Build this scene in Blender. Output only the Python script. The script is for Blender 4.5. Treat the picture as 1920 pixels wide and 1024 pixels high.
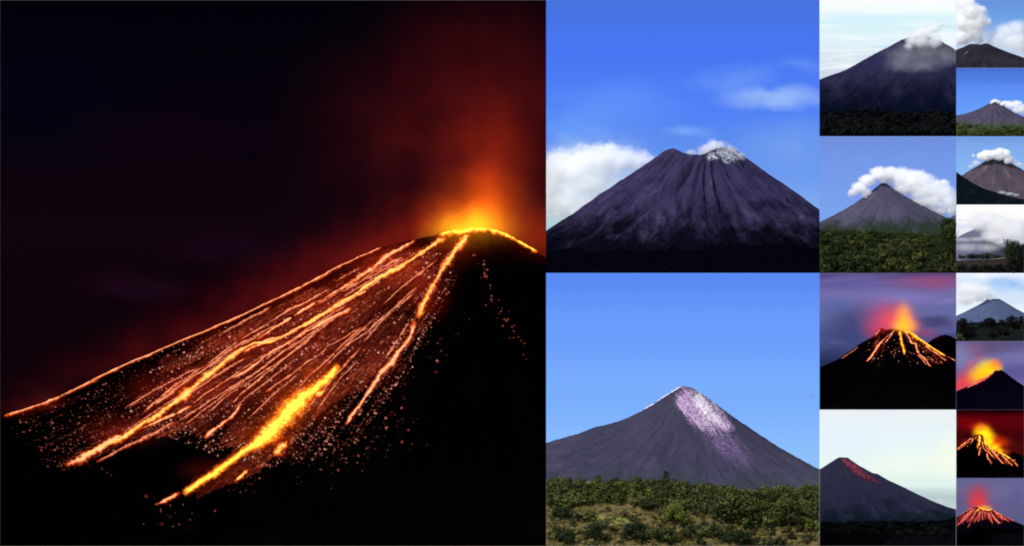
import bpy, bmesh, math, random
import numpy as np
from mathutils import Vector, Matrix

S = bpy.context.scene
for o in list(bpy.data.objects):
    bpy.data.objects.remove(o)

# ------------------------------------------------------------------ camera, world, sun, exposure
# Scale: one hundredth of a unit per pixel of the photograph. Fifteen relief models stand in a wall of bays;
# daylight bays are open to the sun, dusk and night bays sit in sky shells whose walls are added to block the sun.
cam_d = bpy.data.cameras.new('camera'); cam_d.type = 'ORTHO'; cam_d.ortho_scale = 19.18
cam_d.clip_start = 0.1; cam_d.clip_end = 200
cam = bpy.data.objects.new('camera', cam_d); S.collection.objects.link(cam)
cam.location = (9.6, -20, 5.12); cam.rotation_euler = (math.pi/2, 0, 0)
S.camera = cam

SUN_EL, SUN_AZ = math.radians(45), math.radians(42)      # sun stands 42 degrees left of the camera's back
W = bpy.data.worlds.new('World'); S.world = W; W.use_nodes = True
wt = W.node_tree
sky_n = wt.nodes.new('ShaderNodeTexSky'); sky_n.sky_type = 'NISHITA'; sky_n.sun_disc = False
sky_n.sun_elevation = SUN_EL; sky_n.sun_rotation = math.radians(180) + SUN_AZ
wt.links.new(sky_n.outputs[0], wt.nodes['Background'].inputs[0]); wt.nodes['Background'].inputs[1].default_value = 0.15
sun_d = bpy.data.lights.new('sun', 'SUN'); sun_d.energy = 4.0; sun_d.angle = math.radians(0.5); sun_d.color = (1, .955, .9)
sun = bpy.data.objects.new('sun', sun_d); S.collection.objects.link(sun)
_d = Vector((math.sin(SUN_AZ)*math.cos(SUN_EL), math.cos(SUN_AZ)*math.cos(SUN_EL), -math.sin(SUN_EL)))
sun.rotation_euler = _d.to_track_quat('-Z', 'Y').to_euler(); sun.location = (-8, -12, 24)

S.view_settings.view_transform = 'Standard'; S.view_settings.look = 'None'
S.view_settings.exposure = 0; S.view_settings.gamma = 1; S.view_settings.use_curve_mapping = False
S.render.engine = 'CYCLES'
cy = S.cycles
cy.use_denoising = True
cy.max_bounces = 32; cy.diffuse_bounces = 3; cy.glossy_bounces = 2; cy.transmission_bounces = 2
cy.volume_bounces = 32; cy.transparent_max_bounces = 48
cy.volume_step_rate = 0.35; cy.volume_max_steps = 512
cy.sample_clamp_indirect = 4
cy.filter_width = 1.9

# ------------------------------------------------------------------ helpers
def L1(c):
    c /= 255.0
    return c/12.92 if c <= .04045 else ((c+.055)/1.055)**2.4
def lin(r, g, b): return (L1(r), L1(g), L1(b), 1)

def _h(ix, iy, seed):
    n = (ix.astype(np.int64)*374761393 + iy.astype(np.int64)*668265263 + seed*974634777) & 0x7fffffff
    n = ((n ^ (n >> 13))*1274126177) & 0x7fffffff
    n = ((n ^ (n >> 16))*2246822519) & 0x7fffffff
    return (n & 0xffff)/65535.0
def vnoise(x, y, seed=0):
    x = np.asarray(x, float); y = np.asarray(y, float)
    ix, iy = np.floor(x), np.floor(y); fx, fy = x-ix, y-iy
    fx = fx*fx*(3-2*fx); fy = fy*fy*(3-2*fy)
    a, b = _h(ix, iy, seed), _h(ix+1, iy, seed); c, d = _h(ix, iy+1, seed), _h(ix+1, iy+1, seed)
    return (a*(1-fx)+b*fx)*(1-fy) + (c*(1-fx)+d*fx)*fy
def fbm(x, y, seed=0, oct=4, rough=.5):
    t = 0; amp = 1; tot = 0
    for k in range(oct):
        t = t + amp*vnoise(x*2**k, y*2**k, seed+k*17); tot += amp; amp *= rough
    return t/tot

class Panel:                                   # one bay: px, py, size in photo pixels; u, v run 0..1024 across it
    def __init__(s, px, py, size): s.px, s.py, s.size = px, py, size; s.k = size/1024*.01
    def X(s, u): return s.px*.01 + np.asarray(u, float)*s.k
    def Z(s, v): return (1024-s.py)*.01 - np.asarray(v, float)*s.k
    @property
    def x0(s): return s.px*.01
    @property
    def x1(s): return (s.px+s.size)*.01
    @property
    def z0(s): return (1024-s.py-s.size)*.01
    @property
    def z1(s): return (1024-s.py)*.01

def mkobj(name, V, F, mat, origin=(0, 0, 0), parent=None, smooth=True, uv=None, att=None):
    V = np.asarray(V, np.float32) - np.asarray(origin, np.float32)
    me = bpy.data.meshes.new(name)
    F = np.asarray(F, np.int32)
    n, m = F.shape
    me.vertices.add(len(V)); me.vertices.foreach_set('co', V.ravel())
    me.loops.add(n*m); me.loops.foreach_set('vertex_index', F.ravel())
    me.polygons.add(n); me.polygons.foreach_set('loop_start', np.arange(n, dtype=np.int32)*m)
    me.polygons.foreach_set('loop_total', np.full(n, m, np.int32))
    if uv is not None:
        l = me.uv_layers.new(name='UVMap'); l.data.foreach_set('uv', np.asarray(uv, np.float32)[F.ravel()].ravel())
    if att is not None:
        a = me.attributes.new('tint', 'FLOAT', 'POINT'); a.data.foreach_set('value', np.asarray(att, np.float32))
    me.update(calc_edges=True); me.validate()
    if smooth: me.polygons.foreach_set('use_smooth', np.ones(n, bool))
    me.materials.append(mat)
    o = bpy.data.objects.new(name, me); S.collection.objects.link(o)
    if parent is None: o.location = origin
    else: o.parent = parent
    return o
def empty(name, loc, label, cat, group=None):
    o = bpy.data.objects.new(name, None); S.collection.objects.link(o); o.location = loc; o.empty_display_size = .1
    o['label'] = label; o['category'] = cat
    if group: o['group'] = group
    return o
def tag(o, label=None, cat=None, group=None, kind=None):
    for k, v in (('label', label), ('category', cat), ('group', group), ('kind', kind)):
        if v: o[k] = v
    return o

class NT:
    def __init__(s, name):
        s.m = bpy.data.materials.new(name); s.m.use_nodes = True; s.t = s.m.node_tree; s.t.nodes.clear()
        s.out = s.t.nodes.new('ShaderNodeOutputMaterial')
    def n(s, typ, **kw):
        x = s.t.nodes.new('ShaderNode'+typ)
        for k, v in kw.items(): setattr(x, k, v)
        return x
    def set(s, sock, v):
        if isinstance(v, bpy.types.NodeSocket): s.t.links.new(v, sock)
        elif v is not None: sock.default_value = v
    def math(s, op, a, b=None, c=None, clamp=False):
        x = s.n('Math', operation=op, use_clamp=clamp)
        for i, v in enumerate((a, b, c)): s.set(x.inputs[i], v)
        return x.outputs[0]
    def vec(s, op, a, b=None, scale=None):
        x = s.n('VectorMath', operation=op)
        s.set(x.inputs[0], a); s.set(x.inputs[1], b)
        if scale is not None: s.set(x.inputs['Scale'], scale)
        return x.outputs['Value'] if op in ('LENGTH', 'DISTANCE', 'DOT_PRODUCT') else x.outputs[0]
    def mix(s, f, a, b):
        x = s.n('Mix', data_type='RGBA'); s.set(x.inputs[0], f); s.set(x.inputs[6], a); s.set(x.inputs[7], b); return x.outputs[2]
    def noise(s, vec, scale=1, detail=4, rough=.55, dist=0):
        x = s.n('TexNoise'); s.set(x.inputs['Vector'], vec); x.inputs['Scale'].default_value = scale
        x.inputs['Detail'].default_value = detail; x.inputs['Roughness'].default_value = rough; x.inputs['Distortion'].default_value = dist
        return x.outputs[0]
    def n_col(s, vec, scale, detail=4):
        x = s.n('TexNoise'); s.set(x.inputs['Vector'], vec); x.inputs['Scale'].default_value = scale; x.inputs['Detail'].default_value = detail
        return s.vec('SUBTRACT', x.outputs['Color'], (.5, .5, .5))
    def ramp(s, f, stops, interp='LINEAR'):
        x = s.n('ValToRGB'); s.set(x.inputs[0], f); r = x.color_ramp; r.interpolation = interp
        while len(r.elements) < len(stops): r.elements.new(.5)
        for e, (p, c) in zip(r.elements, sorted(stops, key=lambda q: q[0])):
            e.position = p; e.color = c if len(c) == 4 else (*c, 1)
        return x.outputs[0]
    def rng(s, v, a, b, c=0, d=1, smooth=False):
        x = s.n('MapRange', interpolation_type='SMOOTHSTEP' if smooth else 'LINEAR')
        for i, q in enumerate((v, a, b, c, d)): s.set(x.inputs[i], q)
        return x.outputs[0]
    def obj(s): return s.n('TexCoord').outputs['Object']
    def uv(s): return s.n('TexCoord').outputs['UV']
    def scale(s, v, k): return s.vec('MULTIPLY', v, k)
    def surf(s, sh): s.t.links.new(sh, s.out.inputs['Surface']); return s.m
    def pbr(s, col, rough=.95, bump=None, bs=.4, bd=.02):
        b = s.n('BsdfPrincipled'); s.set(b.inputs['Base Color'], col); b.inputs['Roughness'].default_value = rough
        b.inputs['Specular IOR Level'].default_value = .0
        if bump is not None:
            k = s.n('Bump'); k.inputs['Strength'].default_value = bs; k.inputs['Distance'].default_value = bd
            s.set(k.inputs['Height'], bump); s.t.links.new(k.outputs[0], b.inputs['Normal'])
        return s.surf(b.outputs[0])
    def emit(s, col, strength=1):
        e = s.n('Emission'); s.set(e.inputs[0], col); s.set(e.inputs[1], strength); return s.surf(e.outputs[0])

# ------------------------------------------------------------------ skies
def sky_mat(P, stops, blobs=(), streak=None, gain=1.0):
    q = NT('sky_light')
    sep = q.n('SeparateXYZ'); q.set(sep.inputs[0], q.scale(q.obj(), (10.0/P.size*10, 10.0/P.size*10, 10.0/P.size*10)))
    u, t = sep.outputs[0], sep.outputs[2]
    c = q.ramp(t, [(p, lin(*k)) for p, k in stops], 'EASE')
    comb = q.n('CombineXYZ'); q.set(comb.inputs[0], u); q.set(comb.inputs[2], t); uv = comb.outputs[0]
    if streak:
        (sx, sz), amt, col = streak
        f = q.noise(q.scale(uv, (sx, 1, sz)), 1, 5, .6, .4)
        c = q.mix(q.math('MULTIPLY', q.rng(f, .42, .72, smooth=True), amt), c, lin(*col))
    for k, (cx, cv, rx, rz, col, amt, na) in enumerate(blobs):        # far thin cloud banks: centre and radii in 0..1024
        w = q.vec('ADD', uv, (k*3.1, k, 1.7*k))
        nz = q.noise(q.vec('ADD', q.scale(w, (3.2, 1, 9)), q.vec('SCALE', q.n_col(w, 4), scale=1.6)), 1, 6, .6, .3)
        d = q.vec('SUBTRACT', q.vec('ADD', uv, q.vec('SCALE', q.n_col(w, 5, 5), scale=.09*na)), (cx/1024, 0, 1-cv/1024))
        ln = q.vec('LENGTH', q.scale(d, (1024/rx, 0, 1024/rz)))
        ln = q.math('ADD', ln, q.math('MULTIPLY', q.math('SUBTRACT', nz, .5), na))
        m = q.math('MULTIPLY', q.rng(ln, 1.05, .1, 0, amt, smooth=True), q.rng(nz, .5-.28*min(na, 1.3), .62, 1-.85*min(1, na*.8), 1, smooth=True))
        c = q.mix(m, c, lin(*col))
    return q.emit(c, gain)

def sky(P, yb, mat, front=None):
    """backdrop shell; with front given, adds unseen glowing left, right and top walls to block the sun"""
    e = .003; x0, x1, z0, z1 = P.x0, P.x1, P.z0, P.z1
    V = []; F = []
    def slab(a, b):
        i = len(V)
        V.extend([(a[0], a[1], a[2]), (b[0], a[1], a[2]), (b[0], b[1], a[2]), (a[0], b[1], a[2]), (a[0], a[1], b[2]), (b[0], a[1], b[2]), (b[0], b[1], b[2]), (a[0], b[1], b[2])])
        F.extend([[i+j for j in f] for f in ((0, 1, 5, 4), (1, 2, 6, 5), (2, 3, 7, 6), (3, 0, 4, 7), (4, 5, 6, 7), (3, 2, 1, 0))])
    slab((x0, yb, z0), (x1, yb+.06, z1))
    if front is not None:
        slab((x0+.0005, front, z0), (x0+e, yb-.001, z1-2*e)); slab((x1-e, front, z0), (x1-.0005, yb-.001, z1-2*e))
        slab((x0+.0005, front, z1-e), (x1-.0005, yb-.001, z1-.0005))
    o = mkobj('sky', V, F, mat, origin=(x0, yb, z0), smooth=False); o['kind'] = 'structure'
    return o

# ------------------------------------------------------------------ volcano relief
class Vol:
    def __init__(s, P, prof, peak, yp, D, back, base_v, gul=(9, .05), seed=1, smooth=7, rough=.004, ravines=()):
        s.P, s.yp, s.D, s.back, s.seed, s.gul = P, yp, D, back, seed, gul
        pr = np.array(prof, float)
        g = np.arange(-1500, 2525, 2.0)
        lo = (pr[1, 1]-pr[0, 1])/(pr[1, 0]-pr[0, 0]); hi = (pr[-1, 1]-pr[-2, 1])/(pr[-1, 0]-pr[-2, 0])
        v = np.interp(g, pr[:, 0], pr[:, 1])
        v = np.where(g < pr[0, 0], pr[0, 1]+(g-pr[0, 0])*lo*.8, v); v = np.where(g > pr[-1, 0], pr[-1, 1]+(g-pr[-1, 0])*hi*.8, v)
        ker = np.exp(-.5*(np.arange(-30, 31)*2/smooth)**2); ker /= ker.sum(); pad = np.pad(v, 30, mode='edge')
        v = np.convolve(pad, ker, mode='valid')
        v = v + (fbm(g/34, g*0, seed+5, 5, .65)-.5)*rough*1024*2
        s.sx, s.sz = P.X(g), P.Z(v)
        s.xp = float(P.X(peak)); s.zb = float(P.Z(base_v)); s.zp = float(np.interp(s.xp, s.sx, s.sz))
        r = np.linspace(0, 14*P.size*.01/10.24*1.2, 800)
        av = .5*(np.interp(s.xp-r, s.sx, s.sz)+np.interp(s.xp+r, s.sx, s.sz))
        i = int(np.argmax(av <= s.zb)) or 799
        s.rb = float(r[i]); s.ky = s.rb/D
        s.rav = []
        for pts, w, d in ravines:                     # gullies cut along lines given as seen from the front
            x = P.X([p[0] for p in pts]); z = P.Z([p[1] for p in pts]); s.rav.append((x, s.project(x, z), w*P.k, d*P.k))
    def f(s, x, y, gully=True):
        x = np.asarray(x, float); y = np.asarray(y, float)
        dx = x-s.xp; dy = (y-s.yp)*s.ky
        r = np.hypot(dx, dy)+1e-9; c = dx/r; w = .5+.5*c
        z = w*np.interp(s.xp+r, s.sx, s.sz)+(1-w)*np.interp(s.xp-r, s.sx, s.sz)
        if gully:
            a = np.arctan2(dx, -dy); q = r/s.rb
            n, amp = s.gul
            g1 = fbm(a*n+2.0*fbm(a*2, q*3, s.seed+3, 3), q*2.2, s.seed, 4, .6)
            g2 = fbm(a*n*4.3, q*5, s.seed+9, 3, .6)
            env = np.clip(q*5, 0, 1)*np.clip(np.abs(dy/r)*2.2, 0, 1)
            z = z-amp*s.P.size*.01*env*(1.3*np.abs(g1-.5)*2+.45*(g2-.5))*(.5+.8*q)*.6
            wob = (g2-.5)
            for rx, ry, w, d in getattr(s, 'rav', ()):
                best = np.full(np.broadcast(x, y).shape, 9.0); n_ = len(rx)-1
                for k in range(n_):
                    ax, ay, bx, by = rx[k], ry[k]*s.ky, rx[k+1], ry[k+1]*s.ky
                    t = np.clip(((x-ax)*(bx-ax)+(y*s.ky-ay)*(by-ay))/((bx-ax)**2+(by-ay)**2), 0, 1)
                    ww = w*(.45+.75*(k+t)/n_)
                    best = np.minimum(best, np.hypot(x-ax-t*(bx-ax), y*s.ky-ay-t*(by-ay))/ww)
                z = z-d*np.exp(-(best+wob*1.2)**2)*env
        return np.minimum(z, np.interp(x, s.sx, s.sz))
    def uvr(s, x, y):
        dx = x-s.xp; dy = (y-s.yp)*s.ky
        return np.stack([np.arctan2(dx, -dy), np.hypot(dx, dy)/s.rb], -1)
    def build(s, root, mat, nx=260, ny=200, name='cone'):
        P = s.P
        xs = np.linspace(P.x0, P.x1, nx)
        ys = np.concatenate([np.linspace(s.yp-s.D, s.yp, ny), np.linspace(s.yp, s.yp+s.back, ny//4)[1:]])
        X, Y = np.meshgrid(xs, ys); zf = P.z0+.002
        Z = np.maximum(s.f(X, Y), zf+.001)
        V = np.stack([X, Y, Z], -1).reshape(-1, 3); m, n = X.shape
        i = np.arange(m*n).reshape(m, n)
        F = np.stack([i[:-1, :-1], i[:-1, 1:], i[1:, 1:], i[1:, :-1]], -1).reshape(-1, 4)
        uv = s.uvr(X, Y).reshape(-1, 2)
        loop = np.concatenate([i[0, :], i[1:, -1], i[-1, -2::-1], i[-2:0:-1, 0]])      # skirt down to the floor of the bay
        b = V[loop].copy(); b[:, 2] = zf; k0 = len(V); kk = np.arange(len(loop)); nk = np.roll(kk, -1)
        F = np.concatenate([F, np.stack([loop[kk], k0+kk, k0+nk, loop[nk]], -1)])
        V = np.concatenate([V, b]); uv = np.concatenate([uv, uv[loop]])
        return mkobj(name, V, F, mat, origin=root.location, parent=root, uv=uv)
    def project(s, x, z):
        """depth of the slope seen from the front at (x, z)"""
        x = np.asarray(x, float).ravel(); z = np.asarray(z, float).ravel()
        yg = np.linspace(s.yp-s.D, s.yp, 44); out = np.empty(len(x)); sub = np.linspace(0, 1, 9)
        for a in range(0, len(x), 20000):
            xx, zz = x[a:a+20000], z[a:a+20000]
            h = np.maximum.accumulate(s.f(xx[:, None], yg[None, :]), 1)
            hit = h >= zz[:, None]; k = np.where(hit.any(1), hit.argmax(1), 43); k = np.maximum(k, 1)
            r = np.arange(len(xx)); ys = yg[k-1][:, None]+(yg[k]-yg[k-1])[:, None]*sub
            g = np.maximum.accumulate(s.f(xx[:, None], ys), 1); hit = g >= zz[:, None]
            j = np.maximum(np.where(hit.any(1), hit.argmax(1), 8), 1); h0, h1 = g[r, j-1], g[r, j]
            t = np.clip((zz-h0)/np.maximum(h1-h0, 1e-6), 0, 1)
            out[a:a+20000] = ys[r, j-1]+t*(ys[r, j]-ys[r, j-1])
        return out
    def on(s, u, v):
        """point on the slope at picture position u, v, with its normal"""
        x, z = s.P.X(u), s.P.Z(v); y = s.project(x, z); e = .004*s.P.size/1024*10
        fx = (s.f(x+e, y)-s.f(x-e, y))/(2*e); fy = (s.f(x, y+e)-s.f(x, y-e))/(2*e)
        n = np.stack([-fx, -fy, np.ones_like(fx)], -1); n /= np.linalg.norm(n, axis=1)[:, None]
        return np.stack([np.asarray(x).ravel(), y, s.f(x, y)], -1), n

def rock_mat(cols, sa=14, sr=2.5, fine=60, veg_or_shade=None, bump=.5, lo=.3, hi=.7, bd=.03, vn=1.6):
    """cols: dark to light rock colours; veg: (z_low, z_high, colour, colour2) plant cover or painted shade near the foot"""
    q = NT('rock'); uv = q.uv(); ob = q.obj()
    wv = q.vec('ADD', q.scale(uv, (sa, sr, 1)), q.vec('SCALE', q.n_col(ob, fine/10), scale=2.2)); a = q.noise(wv, 1, 6, .62, .35)
    b = q.noise(ob, fine, 4, .6)
    big = q.noise(ob, fine/14, 5, .6)
    f = q.math('ADD', q.math('MULTIPLY', a, .46), q.math('ADD', q.math('MULTIPLY', b, .2), q.math('MULTIPLY', big, .34)))
    n = len(cols)
    c = q.ramp(f, [(lo+(hi-lo)*i/max(1, n-1), lin(*k)) for i, k in enumerate(cols)])
    if veg_or_shade:
        z0, z1, c1, c2 = veg_or_shade
        z = q.n('SeparateXYZ'); q.set(z.inputs[0], ob)
        zz = q.math('ADD', z.outputs[2], q.math('MULTIPLY', q.math('SUBTRACT', q.math('ADD', a, big), 1.0), (z1-z0)*vn))
        vc = q.mix(q.rng(b, .35, .65), lin(*c1), lin(*c2))
        c = q.mix(q.rng(zz, z1, z0, smooth=True), c, vc)
    return q.pbr(c, .95, q.math('ADD', q.math('MULTIPLY', a, .7), q.math('MULTIPLY', b, .3)), bump, bd)

def volcano(P, prof, peak, yp, D, back, base_v, mat, label, nx=260, ny=200, **kw):
    v = Vol(P, prof, peak, yp, D, back, base_v, **kw)
    v.root = empty('volcano', (v.xp, yp, P.z0), label, 'volcano')
    v.cone = v.build(v.root, mat, nx, ny)
    return v

def inpoly(u, v, poly):
    ins = np.zeros(u.shape, bool); p = np.array(poly, float); j = len(p)-1
    for i in range(len(p)):
        c = ((p[i, 1] > v) != (p[j, 1] > v)) & (u < (p[j, 0]-p[i, 0])*(v-p[i, 1])/(p[j, 1]-p[i, 1]+1e-12)+p[i, 0])
        ins ^= c; j = i
    return ins
def patch(vol, name, poly, mat, step=3, warp=14, lift=.006, drop=None, seed=3, flow=(.6, .8), label=None, wl=40, soft=0):
    """a sheet lying on the slope: polygon in picture positions, edge ragged along the flow direction"""
    p = np.array(poly, float); P = vol.P
    u = np.arange(p[:, 0].min()-warp, p[:, 0].max()+warp, step); v = np.arange(p[:, 1].min()-warp, p[:, 1].max()+warp, step)
    u = u[(u >= 0) & (u <= 1024)]
    U, Vv = np.meshgrid(u, v); fx, fy = flow
    al, ac = U*fx+Vv*fy, -U*fy+Vv*fx
    n1 = fbm(al/(wl*3), ac/wl*2.2, seed, 4)-.5; n2 = fbm(al/(wl*3), ac/wl*2.2, seed+7, 4)-.5
    ins = inpoly(U+(n1*fx*2.5-n2*fy)*warp*2, Vv+(n1*fy*2.5+n2*fx)*warp*2, poly)
    top = P.Z(Vv) < np.interp(P.X(U), vol.sx, vol.sz)-.0005
    ins &= top
    if drop:
        thr, sc, asp = drop
        ins &= fbm(al/(sc*asp), ac/sc, seed+21, 4, .6) > thr
    pts, nor = vol.on(U.ravel(), Vv.ravel()); pts = pts+nor*lift*P.size/512
    m, n = U.shape; i = np.arange(m*n).reshape(m, n); cov = None
    if soft:                                                      # thin dusting: cover fades out towards the edge
        cov = ins.astype(float); k_ = max(1, int(soft/step))
        for _ in range(3):
            for ax in (0, 1):
                p_ = np.cumsum(np.pad(cov, [(k_+1, k_) if a_ == ax else (0, 0) for a_ in (0, 1)], mode='edge'), ax)
                cov = (np.take(p_, range(2*k_+1, p_.shape[ax]), ax)-np.take(p_, range(0, p_.shape[ax]-2*k_-1), ax))/(2*k_+1)
        cov = cov*top; ins = cov > .03
    ok = ins[:-1, :-1] & ins[:-1, 1:] & ins[1:, 1:] & ins[1:, :-1]
    F = np.stack([i[:-1, :-1], i[:-1, 1:], i[1:, 1:], i[1:, :-1]], -1)[ok]
    if len(F) == 0: return None
    used, inv = np.unique(F, return_inverse=True)
    uv = np.stack([al.ravel(), ac.ravel()], -1)/1024
    o = mkobj(name, pts[used], inv.reshape(F.shape), mat, origin=vol.root.location, parent=vol.root, uv=uv[used], att=None if cov is None else cov.ravel()[used])
    if label: o['label'] = label
    return o

def dust_mat(cols, sa=9, sr=60, lo=.3, hi=.75, k=1.3, grow=.0):
    """ash or snow lying thinly on rock: the cover breaks up into streaks down the slope"""
    q = NT('ash_dust'); a = q.n('Attribute'); a.attribute_name = 'tint'
    n = q.noise(q.scale(q.uv(), (sa, sr, 1)), 1, 5, .65, .4); n2 = q.noise(q.obj(), 22, 4, .6)
    f = q.math('ADD', q.math('MULTIPLY', a.outputs['Fac'], .78), q.math('MULTIPLY', q.math('SUBTRACT', q.math('ADD', q.math('MULTIPLY', n, .65), q.math('MULTIPLY', n2, .35)), .5-grow), k))
    al = q.rng(f, lo, hi, smooth=True)
    b = q.n('BsdfPrincipled'); q.set(b.inputs['Base Color'], q.ramp(n2, [(.3, lin(*cols[0])), (.7, lin(*cols[1]))])); b.inputs['Roughness'].default_value = .9; b.inputs['Specular IOR Level'].default_value = 0
    q.set(b.inputs['Alpha'], al)
    return q.surf(b.outputs[0])
def resample(pts, step):
    p = np.array(pts, float)
    t = np.arange(len(p)); tt = np.linspace(0, len(p)-1, len(p)*14)
    def cr(c):
        cc = np.concatenate([[2*c[0]-c[1]], c, [2*c[-1]-c[-2]]]); i = np.minimum(tt.astype(int), len(p)-2); f = tt-i
        a, b, d, e = cc[i], cc[i+1], cc[i+2], cc[i+3]
        return .5*(2*b+(-a+d)*f+(2*a-5*b+4*d-e)*f**2+(-a+3*b-3*d+e)*f**3)
    q = np.stack([cr(p[:, k]) for k in range(p.shape[1])], -1)
    s = np.concatenate([[0], np.cumsum(np.hypot(np.diff(q[:, 0]), np.diff(q[:, 1])))])
    n = max(4, int(s[-1]/step)); sn = np.linspace(0, s[-1], n)
    return np.stack([np.interp(sn, s, q[:, k]) for k in range(p.shape[1])], -1), sn
def stream(vol, pts, mat, step=4, wander=3, name='lava_stream', seed=1, wj=.5, label=None, lift=.004, halo=3.2, cut=.07, grain=1.0, rag=1.0):
    """molten stream: pts (u, v, half width of the core) in picture positions; a strip draped on the slope whose
    heat falls from the core to cooling rubble and a painted glow halo at the sides"""
    q, s = resample(pts, step*.7); P = vol.P
    u = q[:, 0]+(fbm(s/48, s*0, seed, 4, .6)-.5)*2*wander; v = q[:, 1]+(fbm(s/48, s*0+9, seed+3, 4, .6)-.5)*2*wander
    w = np.maximum(q[:, 2], .8)*np.clip(1+(fbm(s/22, s*0+4, seed+5, 4, .65)-.5)*2.4*wj, .35, 2.2)
    du, dv = np.gradient(u), np.gradient(v); ln = np.hypot(du, dv)+1e-9; du, dv = du/ln, dv/ln
    for _ in range(6):
        for a in (du, dv): a[1:-1] = (a[:-2]+a[1:-1]+a[2:])/3
    half = np.maximum(w, 2.2*step*.5); nc = int(np.clip(2*halo*half.max()/(step*.9), 17, 71)); t = np.linspace(-halo, halo, nc)
    U = u[:, None]-dv[:, None]*half[:, None]*t; V = v[:, None]+du[:, None]*half[:, None]*t
    S = np.repeat(s[:, None], nc, 1); D = half[:, None]*t; wc = w[:, None]
    g1 = fbm(S/(7*grain)+seed, D/(3.2*grain)+seed*1.7, seed+1, 4, .62); g2 = fbm(S/(3.4*grain), D/(2.6*grain)+seed, seed+8, 2, .5); g3 = fbm(S/40, D*0+seed, seed+11, 3, .6)
    off = (fbm(S/15, D*0, seed+21, 4, .65)-.5)*1.5*wc*rag
    core = np.exp(-((D+off)/(wc*.95))**2); side = np.exp(-np.abs(D)/(wc*1.25))
    end = np.clip(np.minimum(S+3, s[-1]-S+3)/16, 0, 1)
    heat = core*((.52+.95*g1)*rag+1.05*(1-rag))*((.62+.76*g3)*rag+1.0*(1-rag))+side*np.clip((g2-.47)*2.6, 0, .75)+side*.16
    heat = np.clip(heat*end, 0, 1.25)/1.25
    edge = np.clip((halo-np.abs(t))/.6, 0, 1)[None, :]; heat = heat*edge
    U = np.clip(U, 0, 1024)
    top = P.Z(V) < np.interp(P.X(U), vol.sx, vol.sz)+.3*P.k
    V = np.where(top, V, 1024-((np.interp(P.X(U), vol.sx, vol.sz)-P.z0)/P.k)+.3)
    c, n = vol.on(U.ravel(), V.ravel()); c = c+n*(lift*P.size/512)*(.35+.65*core.ravel()[:, None])
    m, k = len(u), nc; i = np.arange(m*k).reshape(m, k)
    hot = np.maximum(np.maximum(heat[:-1, :-1], heat[1:, 1:]), np.maximum(heat[1:, :-1], heat[:-1, 1:])) > cut
    F = np.stack([i[:-1, :-1], i[1:, :-1], i[1:, 1:], i[:-1, 1:]], -1)[hot].reshape(-1, 4)
    if len(F) == 0: return None
    used, inv = np.unique(F, return_inverse=True)
    o = mkobj(name, c[used], inv.reshape(F.shape), mat, origin=vol.root.location, parent=vol.root, att=heat.ravel()[used])
    if label: o['label'] = label
    return o
def fbmsmooth(a, k=2):
    for _ in range(k):
        p = np.pad(a, ((1, 1), (0, 0)), mode='edge'); a = (p[:-2]+p[1:-1]+p[2:])/3
    return a

def lava_mat(core, mid, edge, gain=1.0, crust=.35, scale=1.0):
    """molten rock: its colour follows its temperature, from black crust over dull red to the hottest core"""
    q = NT('molten_lava'); a = q.n('Attribute'); a.attribute_name = 'tint'
    e = np.array(edge); m = np.array(mid); k = np.array(core)
    return q.emit(q.ramp(a.outputs['Fac'], [(0, (0, 0, 0)), (.10, tuple(e*.10)), (.24, tuple(e*.6)), (.40, tuple(e*.6+m*.4)), (.60, tuple(m)), (.85, tuple(k)), (1, tuple(k*1.15))]), gain)
def ember_mat(c0, c1, gain):
    q = NT('glowing_ember'); a = q.n('Attribute'); a.attribute_name = 'tint'
    return q.emit(q.ramp(a.outputs['Fac'], [(0, c0), (1, c1)]), q.math('MULTIPLY', a.outputs['Fac'], gain))

OCT = np.array([(1, 0, 0), (-1, 0, 0), (0, 1, 0), (0, -1, 0), (0, 0, 1), (0, 0, -1)], float)
OCF = np.array([(0, 2, 4), (2, 1, 4), (1, 3, 4), (3, 0, 4), (2, 0, 5), (1, 2, 5), (3, 1, 5), (0, 3, 5)])
def embers(vol, u, v, r, heat, mat, name='glowing_embers', label=None, stretch=None):
    keep = (u > 2) & (u < 1022); u, v, r, heat = u[keep], v[keep], r[keep], heat[keep]
    below = vol.P.Z(v) < np.interp(vol.P.X(u), vol.sx, vol.sz)
    u, v, r, heat = u[below], v[below], r[below], heat[below]
    c, n = vol.on(u, v); c = c+n*.012*vol.P.size/512
    R = r*vol.P.k
    V = c[:, None, :]+OCT[None]*R[:, None, None]
    V = V*1.0
    F = (np.arange(len(u))*6)[:, None, None]+OCF[None]
    o = mkobj(name, V.reshape(-1, 3), F.reshape(-1, 3), mat, origin=vol.root.location, parent=vol.root, att=np.repeat(heat, 6))
    o['kind'] = 'stuff'
    if label: o['label'] = label
    return o

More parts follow.
